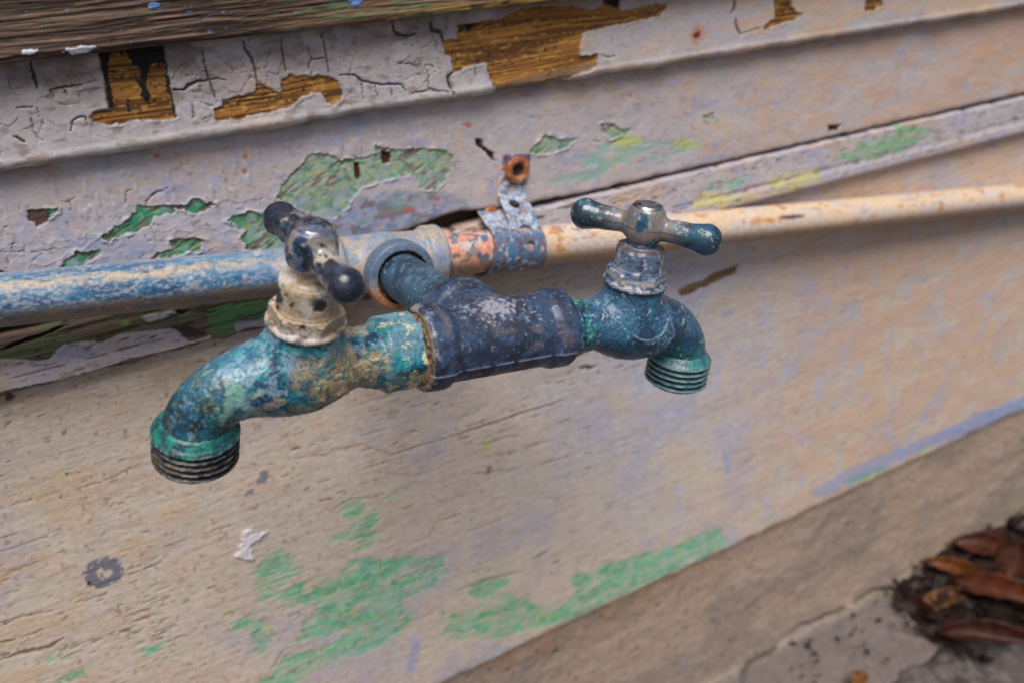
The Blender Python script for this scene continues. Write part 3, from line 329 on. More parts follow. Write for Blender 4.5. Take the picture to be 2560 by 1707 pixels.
def fE(X,Z,NY):
    a=fb2(X/60,Z/35,4,51); b=fb2(X/20,Z/12,4,52); c=fb2(X/6,Z/4,4,53); gx=fb2(X/30,Z/1.1,4,54,.6); rt=sst(X,80,330)
    col=np.broadcast_to(L(202,188,174),X.shape+(3,)).copy()
    col=mix(col,L(206,172,128),sst(a*.6+b*.4,.54,.72)*sst(-X,-20,150)*.6)
    col=mix(col,L(200,166,116),sst(b,.42,.66)*sst(-X,90,220)*.5)
    col=mix(col,L(168,166,190),sst(fb2(X/40,Z/50,5,56,.6),.48,.68)*.5)
    col=mix(col,L(206,182,170),sst(c*.5+b*.5,.5,.66)*.5); col=mix(col,L(176,158,140),sst(fb2(X/4,Z/1.5,4,155),.55,.7)*.35)
    bl=sst(fb2(X/26,Z/20,5,58,.6)*.7+fb2(X/4,Z/7,3,57)*.3,.48-.02*rt,.64)*.35+.65*sst(fb2(X/40,Z/32,4,158),.3,.62); bl=bl*np.exp(-((X-185)/85)**2-((Z+130)/90)**2); col=mix(col,L(160,174,210),bl*.75)
    col=mix(col,L(206,174,150),sst(X,200,380)*.8*sst(b,.3,.55)); col=mix(col,L(160,176,220),sst(fb2(X/11,Z/16,5,60),.58,.76)*sst(X,120,200)*.35)
    top=sst(Z,-52,-24)*sst(-X,-150,10); col=mix(col,L(168,140,104),top*sst(b,.25,.6)*.6)
    # patches where the green undercoat shows, streaked along the grain
    ex=X+Z*.06; g=reg('E_green',X,Z,1.8,4.,sx=1.9,mar=5); stv=fb2(ex/17,Z/1.5,5,61,.62)
    g2=np.minimum(g,2.0); big_=fb2(ex/34,Z/9,3,162); gf=g2+(.56-stv)*12+(.55-big_)*6-(c-.5)*5; gm=sst(gf,-.5,2.4)*(1-.75*sst(fb2(ex/10,Z/.85,4,261),.54,.64)*sst(fb2(X/18,Z/10,3,262)-.05*np.minimum(g2,1.5),.34,.5))*(g>-4.9)
    yl=sst(gf,-1.6,.4)*(g>-4.5)*sst(c,.48,.62)*(1-gm)*.8
    gc=mix(np.broadcast_to(L(110,186,150),X.shape+(3,)),L(70,168,126),sst(c,.42,.6)); gc=mix(gc,L(150,190,164),sst(fb2(X/9,Z/5,3,5),.5,.66)*.75); gc=mix(gc,L(176,196,124),sst(fb2(X/6,Z/3,4,63),.6,.7)*.6)
    col=mix(col,L(184,192,118),yl*.6); col=mix(col,gc,gm*(.66+.32*sst(fb2(ex/12,Z/3,3,161),.35,.6)))
    col=mix(col,L(132,156,208),sst(reg('E_blue',X,Z,3,6,sx=1.5),-1.5,2.5)*(.25+.6*c+.25*sst(X,380,520))); col=mix(col,L(188,196,110),sst(reg('E_yellow',X,Z,.6,1.5),-.2,.4)*.8)
    # streaky grain checks
    gate=np.clip(.8*np.exp(-((X-70)/110)**2-((Z+95)/70)**2)+.9*np.exp(-((X+150)/50)**2-((Z+160)/40)**2)+.1,0,1)
    v=fb2(X/9,Z/.7,3,64,.6); ck=sst(v,.77-.13*gate,.82-.13*gate)*sst(fb2(X/24,Z/12,2,65),.4,.6)*.8
    ck=np.maximum(ck,cracks('E_crack',X,Z,.52,.6)); col=mix(col,L(98,72,48),ck*.85)
    fine=sst(fb2(X/14,Z/.5,3,164),.56,.74); col=mix(col,L(150,126,102),fine*.35); gl=sst(fb2(X/2.6,Z/1.3,4,165),.55,.7)*.22; col=mix(col,L(226,208,192),gl)
    chip=sst(reg('E_chip',X,Z,1.,2.5,sx=1.8),-.1,.4); wb,t=woodgrain(X,Z,66,L(92,68,46),L(134,108,80)); col=mix(col,wb,chip)
    sp=fb2(X/1.7,Z/1.6,2,67); dots=sst(sp,.86,.9)*sst(fb2(X/30,Z/20,2,68),.42,.55); col=mix(col,L(56,46,58),dots*.85)
    br=sst(fb2(X/2.4,Z/2.,3,69),.72,.78)*sst(-X,-30,60); col=mix(col,L(146,100,66),br*.55)
    cx,cz=TR['E_ring'][0][0]; rr=np.hypot(X-cx,(Z-cz)*1.02); rw=(fb2(X/2.6,Z/2.6,4,5)-.5)
    ring=sst(1-np.abs(rr-5.9+rw*3.)/3.9+(fb2(X/1.6,Z/1.6,4,9)-.5)*2.4,.05,.25)*sst(9.6+rw*3-rr,0,.8); col=mix(col,L(100,104,122),ring*.85)
    dk=sst(1.3-np.hypot(X-(cx-7.4),Z-(cz-3)),0,.5); col=mix(col,L(30,30,40),dk)
    col=mix(col,L(104,112,136),sst(reg('E_grey',X,Z,.8,2),-.1,.4)*.8); col=mix(col,L(158,66,58),sst(reg('E_red',X,Z,.5,1.2),-.1,.3)*.8)
    wp=reg('E_white',X,Z,1.4,2.2,mar=3); wm=sst(wp+(fb2(X/1.6,Z/2,4,8)-.5)*6.,-.2,.4); col=mix(col,L(222,216,222),wm*.85)
    fl=sst(fb2(X/3.5,Z/3,3,70),.72,.76)*sst(-X,-60,40); 
    lowe=sst(-Z,286,291)*sst(fb2(X/10,Z/3,3,5),.4,.6); col=mix(col,L(150,128,104),lowe*.5)
    h=(a-.5)*1.2+(b-.5)*.3+(c-.5)*.12-(gx-.5)*.22-ck*.55-gm*.25-chip*1.4+wm*(.5+.9*fb2(X/1.5,Z/1.8,3,7))+fl*.12-dots*.2+(fb2(X/1.7,Z/1.5,3,55)-.5)*.12
    return col,h,.55+.1*ck
def eE(X,Z): return (fb2(X/14,X*0+1,4,9)-.5)*3.0*sst(-Z,270,288)
plank('plank',[(2,166),(-13,165),(-13,112.2),(-12.2,110.6),(-10.5,110.),(0,110)],.42,XS,fA,M_wood,wall,'bare weathered brown plank along the top with scraps of green paint')
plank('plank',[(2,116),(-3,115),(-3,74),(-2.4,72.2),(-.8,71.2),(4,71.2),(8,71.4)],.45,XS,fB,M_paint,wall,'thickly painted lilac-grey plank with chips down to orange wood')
plank('plank',[(8,75),(5,74.5),(5,9.6),(5.6,8.2),(7.5,7.6),(14,7.6)],.46,XS,fC,M_paint,wall,'wide lilac and cream plank with green patches behind the pipe',eC)
plank('plank',[(14,5.4),(4.6,5.2),(3.4,4.2),(2.2,-13.6),(1.2,-14.8),(1,-19.6),(1.8,-21.4),(4,-22.4),(14,-22.6)],.42,XS,fD,M_paint,wall,'narrow moulding strip with flaking lilac paint over green',eD)
plank('plank',[(9,-16),(9,-291),(9.6,-293.6),(11.5,-295),(18,-295.4)],.62,xs_make(-215,680,.62),fE,M_paint,wall,'broad cream board with brushed green streaks along its foot',eE)
def fback(X,Z,NY):
    c,t=woodgrain(X,Z,71,L(50,36,30),L(84,64,52)); return c,(t-.5)*.3,np.full(X.shape,.8,f32)
XC=np.linspace(-1500,2000,160).astype(f32)
plank('backing_board',[(17,600),(16.5,599),(16.5,-290)],8,XC,fback,M_wood,wall)
def fup(X,Z,NY):
    c,h=whitepaint(X,Z,81,.5,.5,.5); return c,h,np.full(X.shape,.6,f32)
for k in range(4):
    z0=166.5+k*100; plank('plank',[(14,z0+98.5),(-6,z0+98),(-9,z0+3),(-7,z0+.6),(12,z0+.6)],5,XC,fup,M_paint,wall)
# ------------------------------------------------------------------ foundation and ground
def fF(X,Z,NY):
    a=fb2(X/50,Z/30,4,81); b=fb2(X/14,Z/9,4,82); c=fb2(X/4,Z/3,4,83); up=sst(Z,-330,-296); slope=sst(-Z,424,432)
    col=mix(np.broadcast_to(L(166,146,128),X.shape+(3,)),L(148,132,120),sst(a,.4,.6)); col=mix(col,L(160,122,96),up*.75*sst(b,.2,.6)*sst(-X,-420,-150)+0*a)
    col=mix(col,L(178,164,150),sst(b*.5+c*.5,.54,.66)*.4); col=mix(col,L(104,90,76),sst(c,.62,.74)*.3)
    col=mix(col,L(152,150,176),sst(fb2(X/9,Z/9,3,86),.74,.8)*.25)
    pit=sst(fb2(X/3.2,Z/2.6,3,84),.72,.8); col=mix(col,L(66,56,48),pit*.7)
    P=np.array(TR['F_crack'][0]); o=np.argsort(P[:,0]); cz=np.interp(X,P[o,0],P[o,1])+(fb2(X/12,X*0,4,3)-.5)*5
    ck=np.exp(-((Z-cz)/1.6)**2)*sst(fb2(X/25,X*0+4,3,2)+sst(X,250,480)*.25,.42,.58); moss=np.exp(-((Z-cz+3.5)/3.2)**2)*sst(X,380,480)
    below=sst(cz-Z,0,2.5)
    col=mix(col,L(112,112,60),moss*.9*sst(b+c,.6,1.)); col=mix(col,L(52,42,34),ck*.85)
    h=(a-.5)*3.4+(b-.5)*1.1+(c-.5)*.35-pit*.7-ck*2.+below*.5+slope*((fb2(X/22,Z/5,4,88)-.5)*9)
    col=mix(col,L(96,88,86),slope*.8)
    return col,h,np.full(X.shape,.85,f32)
fd=plank('foundation',[(30,-284),(12.5,-285),(12.5,-420),(12,-426),(6,-431),(-4,-437),(-18,-443),(-34,-447.5),(-52,-452),(-60,-458)],1.1,xs_make(-60,860,1.1,1e9),fF,M_conc)
fd['label']='rough grey-brown concrete foundation strip below the broad cream board'; fd['category']='foundation'
gx=np.r_[np.linspace(-100000,-700,6),np.arange(-100,1100,2.2),np.linspace(1400,100000,6)]; gy=np.r_[np.linspace(-100000,-900,6),np.arange(-420,30,2.2)]
GX,GY=np.meshgrid(gx,gy); gxf=GX.ravel().astype(f32); gyf=GY.ravel().astype(f32)
a=fb2(gxf/60,gyf/60,4,91); b=fb2(gxf/12,gyf/12,4,92); c=fb2(gxf/4,gyf/4,3,93)
col=mix(np.broadcast_to(L(92,84,82),gxf.shape+(3,)),L(66,58,56),sst(a,.4,.6)); col=mix(col,L(128,120,120),sst(b,.5,.62)*.4); col=mix(col,L(58,46,40),sst(c,.62,.74)*.5)
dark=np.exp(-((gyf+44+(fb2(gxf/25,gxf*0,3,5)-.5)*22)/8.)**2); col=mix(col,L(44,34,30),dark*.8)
gz=-449+(a-.5)*5+(b-.5)*4+(c-.5)*1.2-dark*5
me=rawmesh('ground',np.stack([gxf,gyf,gz],-1),gridq(len(gy),len(gx)),col,.9); g=link('ground',me,M_conc); g['kind']='structure'
# ------------------------------------------------------------------ signed-distance modelling: cast fittings meshed with surface nets
def rcone(P,a,b,ra,rb):
    a=np.array(a,f32); b=np.array(b,f32); ab=b-a; t=np.clip(((P-a)@ab)/(ab@ab),0,1); return np.linalg.norm(P-a-t[:,None]*ab,axis=1)-(ra+(rb-ra)*t)
def smin(a,b,k):
    h=np.clip(.5+.5*(b-a)/k,0,1); return b*(1-h)+a*h-k*h*(1-h)
def cyl(P,axis,c0,c1,r,rd=1.,cen=(0,0,0)):
    Q=P-np.array(cen,f32); o=[i for i in range(3) if i!=axis]; d=np.hypot(Q[:,o[0]],Q[:,o[1]])-r+rd; e=np.abs(Q[:,axis]-(c0+c1)/2)-abs(c1-c0)/2+rd
    return np.minimum(np.maximum(d,e),0)+np.hypot(np.maximum(d,0),np.maximum(e,0))-rd
def hexp(P,axis,c0,c1,r,rd=1.,rot=0.):
    o=[i for i in range(3) if i!=axis]; x=P[:,o[0]]; y=P[:,o[1]]; th=np.arctan2(y,x)+rot; rr=np.hypot(x,y); k=np.pi/3; th=(th+k/2)%k-k/2
    d=rr*np.cos(th)-r+rd; d2=rr-r*1.12+rd; d=np.maximum(d,d2); e=np.abs(P[:,axis]-(c0+c1)/2)-abs(c1-c0)/2+rd
    return np.minimum(np.maximum(d,e),0)+np.hypot(np.maximum(d,0),np.maximum(e,0))-rd
def nets(sdf,lo,hi,st):
    ax=[np.arange(lo[i],hi[i]+st,st,dtype=f32) for i in range(3)]; n=[len(v) for v in ax]
    G=np.stack(np.meshgrid(*ax,indexing='ij'),-1).reshape(-1,3); v=np.empty(len(G),f32)
    for i in range(0,len(G),200000): v[i:i+200000]=sdf(G[i:i+200000])
    v=v.reshape(n); s=v<0; cnt=np.zeros((n[0]-1,n[1]-1,n[2]-1),f32); acc=np.zeros(cnt.shape+(3,),f32)
    def sl(d): return tuple(slice(d[k],n[k]-1+d[k]) for k in range(3))
    for axis in range(3):
        for p in (0,1):
            for q in (0,1):
                d0=[0,0,0]; ot=[k for k in range(3) if k!=axis]; d0[ot[0]]=p; d0[ot[1]]=q; d1=list(d0); d1[axis]=1
                a,b=v[sl(d0)],v[sl(d1)]; m=(a<0)!=(b<0); t=np.where(m,a/np.where(m,a-b,1),0)
                cnt+=m
                for k in range(3): acc[...,k]+=np.where(m,(d0[k] if k!=axis else t),0)
    act=cnt>0; idx=-np.ones(cnt.shape,np.int64); idx[act]=np.arange(act.sum()); I=np.argwhere(act)
    V=(acc[act]/cnt[act][:,None]+I)*st+np.array(lo,f32); F=[]
    for axis in range(3):
        o1,o2=(axis+1)%3,(axis+2)%3; a=[slice(None)]*3; b=[slice(None)]*3; a[axis]=slice(0,-1); b[axis]=slice(1,None)
        m=s[tuple(a)]!=s[tuple(b)]; E_=np.argwhere(m); ok=(E_[:,o1]>0)&(E_[:,o2]>0)&(E_[:,o1]<n[o1]-1)&(E_[:,o2]<n[o2]-1); E_=E_[ok]
        ins=s[tuple(E_.T)]; c=[]
        for (p,q) in ((-1,-1),(0,-1),(0,0),(-1,0)):
            e=E_.copy(); e[:,o1]+=p; e[:,o2]+=q; c.append(idx[tuple(e.T)])
        Fq=np.stack(c,-1); Fq[~ins]=Fq[~ins][:,::-1]; F.append(Fq)
    F=np.concatenate(F); e=st*.3
    for _ in range(2):
        d=sdf(V.astype(f32)); g=np.stack([sdf((V+np.eye(3)[k]*e).astype(f32))-sdf((V-np.eye(3)[k]*e).astype(f32)) for k in range(3)],-1)/(2*e)
        V=V-np.clip(d,-st,st)[:,None]*g/np.maximum((g*g).sum(1),.3)[:,None]*.8
    nrm=g/np.maximum(np.linalg.norm(g,axis=1),1e-6)[:,None]; return V.astype(f32),F,nrm.astype(f32)
def lathe(pts,n=96,ds=.5,axis=2,hexr=None,cen=(0,0)):
    P=np.array(pts,float); seg=np.linalg.norm(np.diff(P,axis=0),axis=1); t=np.r_[0,np.cumsum(seg)]; s=np.unique(np.r_[np.linspace(0,t[-1],max(int(t[-1]/ds),2)),t])
    r=np.interp(s,t,P[:,0]); h=np.interp(s,t,P[:,1]); th=np.arange(n)*2*np.pi/n; Rr=r[:,None]*np.ones(n)
    if hexr is not None:
        k=np.pi/3; tt=(th+k/2)%k-k/2; Rr=np.minimum(Rr,hexr/np.cos(tt)[None])
    x=Rr*np.cos(th)+cen[0]; y=Rr*np.sin(th)+cen[1]; V=np.stack([x,y,h[:,None]*np.ones(n)],-1).reshape(-1,3).astype(f32)
    if axis==0: V=V[:,[2,0,1]]
    if axis==1: V=V[:,[1,2,0]]
    return V,gridq(len(s),n,wrap=True)
def mnorm(V,Q):
    a=V[Q[:,2]]-V[Q[:,0]]; b=V[Q[:,3]]-V[Q[:,1]]; f=np.cross(a,b); N=np.zeros(V.shape)
    for k in range(4): np.add.at(N,Q[:,k],f)
    return (N/np.maximum(np.linalg.norm(N,axis=1),1e-9)[:,None]).astype(f32)
def part(name,V,Q,fn,m,parent,N=None,label=None):
    if N is None: N=mnorm(V,Q)
    col,d,r=fn(V,N); V=V+N*np.asarray(d)[:,None]
    o=link(name,rawmesh(name,V,Q,np.clip(col,0,.95),r),m,parent)
    if label: o['label']=label
    return o
A_=unit((.99,.02,-.139)); YW=np.array([0,1,0.]); YW=unit(YW-A_*(A_@YW)); UP=np.cross(A_,YW)
ORI=np.array([0,-126,0.])+UP*2.8
def base(V,c): return np.broadcast_to(c,(len(V),3)).copy()
# ---- colour of the cast pieces, in each tap's own frame (u away from the tee, w sideways, h up)
def brass_left(V,N):
    u,w_,h=V.T; a=fb3(V/8,4,1); b=fb3(V/2.6,4,2); c=fb3(V/1.,3,3); d=fb3(V/4.,4,0); wp=V+(fb3(V/2,2,1)-.5)[:,None]*3
    col=base(V,L(20,98,124)); col=mix(col,L(12,60,92),sst(a,.46,.6)); col=mix(col,L(34,142,148),sst(b,.48,.64)*.8)
    col=mix(col,L(142,172,190),sst(fb3(wp/3.4+3,4,3)+.12*sst(h,2,10),.56,.68)*.6)
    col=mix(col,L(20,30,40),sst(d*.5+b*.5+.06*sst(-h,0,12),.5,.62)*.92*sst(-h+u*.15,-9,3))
    mz=.35+.65*sst(-h,-4,5)*sst(np.abs(u-2),16,6); col=mix(col,L(44,158,142),sst(c*.45+b*.55,.56,.64)*.85*mz); col=mix(col,L(136,184,170),sst(fb3(wp/1.8+7,3,1),.64,.72)*.75*mz); eb=sst(u,22,28); col=mix(col,L(36,40,46),eb*sst(c*.5+b*.5,.46,.54)*.75)
    tz=1.35-np.sqrt(((u+10)/14)**2+((h-2)/12)**2)+(d-.5)*2.4; tan=sst(tz,0,.9); tc_=mix(base(V,L(176,150,108)),L(120,128,116),sst(b,.45,.58)); tc_=mix(tc_,L(206,186,146),sst(fb3(wp*np.array([1,1,1.6])/2.2,4,2),.55,.64)); col=mix(col,tc_,tan*.92)
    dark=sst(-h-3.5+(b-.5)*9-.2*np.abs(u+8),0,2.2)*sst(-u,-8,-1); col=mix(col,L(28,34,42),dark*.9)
    nz_=sst(-u,24,28); col=mix(col,L(112,152,168),nz_*sst(d,.4,.56)*.7); cream=sst(fb3(wp/np.array([3.2,3.2,3.2])+19,4,2),.56,.61)*nz_; col=mix(col,L(206,198,158),cream*.85)
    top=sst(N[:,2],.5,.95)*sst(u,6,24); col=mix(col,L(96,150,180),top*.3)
    pl=sst(1.-np.sqrt(((u-24)/7)**2+((h+1)/6)**2)+(b-.5)*3,.2,.6); col=mix(col,L(140,190,172),pl*.6); pk=sst(1.-np.sqrt(((u-15)/6)**2+((h+1)/5)**2)+(b-.5)*3,.2,.6); col=mix(col,L(176,160,142),pk*.6)
    dot=sst(c*.7+d*.3,.56,.66)*sst(u,18,26); col=mix(col,L(112,140,116),dot*.5)
    return col,(c-.5)*.35+(b-.5)*.4+cream*.2+tan*(sst(fb3(wp/2.2,4,2),.5,.64)*.3),.48-.14*sst(b,.4,.6)+.12*tan
def brass_right(V,N):
    u,w_,h=V.T; a=fb3(V/9+4,4,2); b=fb3(V/3.+4,4,3); c=fb3(V/.8+4,3,0); d=fb3(V/5+8,4,1); wp=V+(fb3(V/2,2,1)-.5)[:,None]*3
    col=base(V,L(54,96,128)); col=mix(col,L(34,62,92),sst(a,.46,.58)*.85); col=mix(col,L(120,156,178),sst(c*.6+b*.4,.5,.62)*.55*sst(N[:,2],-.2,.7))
    col=mix(col,L(30,102,124),sst(b,.53,.66)*.55); low=sst(-h,6,15)*sst(u,16,22); col=mix(col,L(34,134,130),low*sst(d,.35,.55)*.7); col=mix(col,L(24,44,52),low*sst(d,.56,.62)*.7)
    nose=sst(-u,20,25); col=mix(col,L(30,138,124),nose*sst(b,.42,.55)*.85); col=mix(col,L(16,44,52),nose*sst(fb3(V*np.array([.9,.3,.9])/1.3,3,2),.5,.6)*.85); col=mix(col,L(140,200,196),nose*sst(fb3(wp/1.5+3,3,2),.62,.7)*.7)
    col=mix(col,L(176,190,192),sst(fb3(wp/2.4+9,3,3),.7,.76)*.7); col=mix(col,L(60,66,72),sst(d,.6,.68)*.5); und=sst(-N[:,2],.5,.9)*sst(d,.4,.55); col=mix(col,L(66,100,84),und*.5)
    q=np.abs(u-10.5-.25*h)/4.6+np.abs(h+2.5)/7.5; em=(w_<-5)*np.exp(-((q-1)/.12)**2)+(w_<-5)*sst(1-q,.1,.3)*sst(fb3(V/1.3,3,1),.5,.56)*.7
    col=mix(col,L(140,160,165),em*.5); ridge=(w_<-4)*np.exp(-((h+2.+((u-1)/9)**2*-4)/.4)**2)*sst(9-np.abs(u-2),0,2); col=mix(col,L(150,176,190),ridge*.5)
    return col,(c-.5)*.42+(b-.5)*.3+em*.5+ridge*.4-nose*np.abs(np.sin(w_*1.2+h*1.2))*.3,.46-.1*sst(b,.4,.6)+0*u
def collar(dark,uo,ho):
    def f(V,N):
        u,w_,h=V.T; h=h-ho; a=fb3(V/3,4,2); b=fb3(V/1.2,3,1); cr=np.hypot(u-uo,w_)
        if dark: col=mix(base(V,L(32,122,108)),L(22,72,80),sst(a,.42,.56)); col=mix(col,mix(base(V,L(74,50,40)),L(28,26,32),sst(a,.4,.56)),sst(-h+(a-.5)*2,.6,2.2)*.95); col=mix(col,L(38,110,96),sst(b,.56,.66)*sst(h,-6,-1)*.7); col=mix(col,L(130,140,146),sst(cr,13.0,13.3)*sst(b,.52,.6)*.6)
        else: col=mix(base(V,L(76,120,132)),L(46,84,104),sst(a,.45,.6)); col=mix(col,L(40,150,130),sst(b,.55,.65)*sst(h,-3,1)*.8); col=mix(col,L(150,166,152),sst(cr,12.9,13.3)*.6*sst(a,.35,.5))
        col=mix(col,L(14,22,26),sst(-cr,-12.4,-11.9)*sst(-h,.9,1.3)*.8)
        nick=sst(fb3(V/np.array([2.2,2.2,1.])+3,3,2),.6,.68)*sst(cr,12.9,13.3); col=mix(col,L(150,130,100),nick*.5)
        return col,(b-.5)*.25-nick*.35,.42+0*h
    return f
def bonnetcol(side):
    def f(V,N):
        u,w_,h=V.T; a=fb3(V/5+side*9,4,2); b=fb3(V/2.+side*5,4,1); c=fb3(V/1.,3,3)
        if side: # cream-splashed
            col=mix(base(V,L(178,158,134)),L(196,184,176),sst(a,.45,.6)); col=mix(col,L(150,112,72),sst(b,.55,.66)*.6)
            dk=sst(b*.5+a*.5,.52,.56)*sst(h,21,24)*sst(-h,-35,-32)*.95; col=mix(col,L(38,32,30),dk); col=mix(col,L(72,80,96),sst(b,.6,.66)*sst(-h,-23,-19)*.8); col=mix(col,L(60,130,112),sst(fb3(V/1.5+3,3,2),.66,.7)*.6)
        else:
            col=mix(base(V,L(96,116,142)),L(140,146,160),sst(a,.45,.62)); col=mix(col,L(48,66,92),sst(b,.53,.63)*.85); col=mix(col,L(206,200,196),sst(fb3(V/2.6+3,4,0),.62,.68)*.8); col=mix(col,L(120,70,40),sst(c,.7,.75)*.5)
            col=mix(col,L(92,64,44),np.exp(-((h-31.5)/.7)**2)*.7); col=mix(col,L(196,188,180),np.exp(-((h-20.2)/.8)**2)*.7)
        return col,(c-.5)*.16+(b-.5)*.12,.42+.15*sst(a,.4,.6)
    return f
def handlecol(side):
    def f(V,N):
        u,w_,h=V.T; a=fb3(V/6+side*7,4,1); b=fb3(V/2.4+side*3,4,2); c=fb3(V/1.,3,0); r=np.hypot(u,w_)
        if side:
            col=mix(base(V,L(22,30,50)),L(36,58,92),sst(a,.5,.62)); col=mix(col,L(104,128,160),sst(b,.54,.62)*.6*sst(-r,-19,-4)+0*b); wq=fb3((V+(fb3(V/3,3,1)-.5)[:,None]*9)/5.5+3,4,2); fr=sst(wq,.54,.59)*np.exp(-((r-11)/5)**2)*(w_>0); col=mix(col,L(196,184,164),fr*.85)
            col=mix(col,L(190,184,180),sst(fb3((V+(b-.5)[:,None]*7)/4.,5,3),.64,.68)*.7*sst(-np.abs(r-9),-12,-4)); col=mix(col,L(30,120,110),sst(fb3(V/1.5+9,3,2),.7,.74)*.6*sst(-r,-12,-8)); rg=.24+.3*sst(b,.5,.6)
        else:
            col=mix(base(V,L(28,76,104)),L(20,44,62),sst(a,.48,.6)); col=mix(col,L(30,92,92),sst(b,.52,.6)*.6); ta=np.exp(-((r-9)/5.5)**2); col=mix(col,mix(base(V,L(146,130,118)),L(120,120,128),sst(b,.4,.6)),ta*sst(a+.1*N[:,2],.36,.52)*.95)
            col=mix(col,L(176,182,190),sst(b*.5+c*.5,.6,.66)*.6); col=mix(col,L(60,60,62),np.exp(-((h-40.6)/.35)**2)*.8); rg=.32+.25*sst(b,.4,.6)
        col=mix(col,L(46,36,32),np.exp(-((np.hypot(r,0)-8.6)/.5)**2)*.3)
        return col,(c-.5)*.12+(b-.5)*.1,rg
    return f
def make_path(uo,ho,bh):
    path=[(-25,0,11.2),(-21,0,10.0),(-16.5,-.2,9.9),(-11,-1,11.),(-5,-2.2,13.2),(1,-3.4,14.3),(7,-3.6,13.6),(13,-3.8,11.6),(18.5,-6.2,10.6),(22.,-9.6,10.2),(24.8,-13,10.),(26.6,-17,10.2),(27,-22,10.5)]
    pt=np.array(path); k=np.clip((pt[:,0]-2)/25,0,1); pt[:,0]+=k*(uo-27); pt[:,1]*=1+np.clip(pt[:,0]/uo,0,1)*(ho/-22-1); pt[:,1]+=bh*np.interp(pt[:,0],[-25,-8,6,uo-4,uo],[0,.7,.8,.9,0]); pt[:,1]=np.where(pt[:,0]>uo-2,np.maximum(pt[:,1],ho),pt[:,1])
    tt=np.arange(len(pt)); ti=np.linspace(0,len(pt)-1,25); pr=np.stack([np.interp(ti,tt,pt[:,k]) for k in range(3)],-1)
    for _ in range(2): pr[1:-1]=(pr[:-2]+2*pr[1:-1]+pr[2:])/4
    return pr
def tap(name,label,S,s0,dh,roll,yaw,k,uo,ho,hc,hang,armlen,bc,side,bh=0.,mesh=.4):
    t=thing(name,label,'tap',group='pair of garden taps on the pipe tee')
    u=unit(S*A_*math.cos(yaw)+YW*math.sin(yaw)); h=unit(UP-u*(u@UP)); wv=np.cross(h,u); c,s=math.cos(roll),math.sin(roll); h2=h*c+wv*s; w2=np.cross(h2,u); frame(t,u*k,w2*k,h2*k,ORI+S*A_*s0+UP*dh)
    pr=make_path(uo,ho,bh)
    def tap_sdf(P):
        d=np.full(len(P),1e3,f32)
        for i in range(len(pr)-1): d=np.minimum(d,rcone(P,(pr[i,0],0,pr[i,1]),(pr[i+1,0],0,pr[i+1,1]),pr[i,2],pr[i+1,2]))
        d=np.maximum(d,-P[:,2]+ho-1.); d=smin(d,rcone(P,(0,0,-1+bh*.8),(0,0,3.5+bh),11.8,10.9),3.)
        d=smin(d,cyl(P,2,-2,15.6+bh,11.4,.6),6.)
        return smin(d,hexp(P,0,-44,-27,11.9,.7,.3),3.)
    V,F,N=nets(tap_sdf,(-45.5,-15,ho-3),(uo+12.5,15,17+bh),mesh)
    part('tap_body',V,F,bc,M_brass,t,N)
    z=ho; pts=[(9.6,z+4),(10.9,z+3.),(12.1,z+1.3),(13.1,z+.3),(13.4,z-.3),(13.4,z-.9)]; z-=.9
    for q in range(4): pts+=[(11.8,z-.8),(11.7,z-1.3),(13.3,z-2.),(13.3,z-2.5)]; z-=2.5
    pts+=[(12.3,z-.5),(11.9,z-1.2),(10.4,z-1.2),(9.6,z-.6),(9.6,ho)]
    V,Q=lathe(pts,140,.3,cen=(uo,0)); part('outlet_thread',V,Q[:,::-1],collar(side,uo,ho),M_brass,t)
    V,Q=lathe([(0,15.+bh),(12.4,15.+bh),(12.6,15.8+bh),(12.2,16.6+bh),(0,16.8+bh)],96,.5); part('flange_ring',V,Q,bonnetcol(side),M_iron,t)
    V,Q=lathe([(0,16.4+bh),(11.6,16.4+bh),(11.9,17+bh),(11.9,20.2+bh),(11.,21.+bh),(0,21.2+bh)],144,.4,hexr=10.5); part('bonnet_nut',V,Q,bonnetcol(side),M_iron,t)
    e=hc-48
    V,Q=lathe([(0,21+bh),(9.7,21+bh),(9.7,21.6+bh),(9.4,22.4+bh),(9.3,31.+e*.7),(8.9,32.+e*.7),(7.,32.4+e*.7),(6.6,32.9+e*.7),(0,33+e*.7)],96,.4); part('packing_nut',V,Q,bonnetcol(side),M_iron,t)
    V,Q=lathe([(0,32),(5.2,32),(5.2,39+e),(0,39+e)],48,.6); part('stem',V,Q,bonnetcol(side),M_iron,t)
    ca,sa=math.cos(hang),math.sin(hang); A=armlen
    def hs(P):
        P=P-np.array([0,0,e],f32)
        d=rcone(P,(0,0,40.2),(0,0,42.6),7.9,7.6); d=smin(d,cyl(P,2,36.2,47.8,5.9,1.5),2.5)
        for sg in (1,-1): d=smin(d,smin(rcone(P,(0,0,40.6),(sg*ca*A*.6,sg*sa*A*.6,40.4),4.2,3.9),rcone(P,(sg*ca*A*.5,sg*sa*A*.5,40.4),(sg*ca*A,sg*sa*A,40.2),3.4,6.1-.5*side),3.),2.2)
        return d
    q=A+7.5; V,F,N=nets(hs,(-abs(ca)*q-8.5,-abs(sa)*q-8.5,32.5+e),(abs(ca)*q+8.5,abs(sa)*q+8.5,51+e),.42)
    V[:,2]-=e; V2=V.copy(); o=part('handle',V2,F,handlecol(side),M_enamel,t,N)
    co=np.empty(len(V)*3,f32); o.data.vertices.foreach_get('co',co); co=co.reshape(-1,3); co[:,2]+=e*MM; o.data.vertices.foreach_set('co',co.ravel())
    def cc(V,N): a=fb3(V/2.4+side,3,1); return mix(base(V,L(186,192,204)),L(120,112,108),sst(a,.55,.62)*.8),(a-.5)*.2,.14+.35*sst(a,.5,.62)
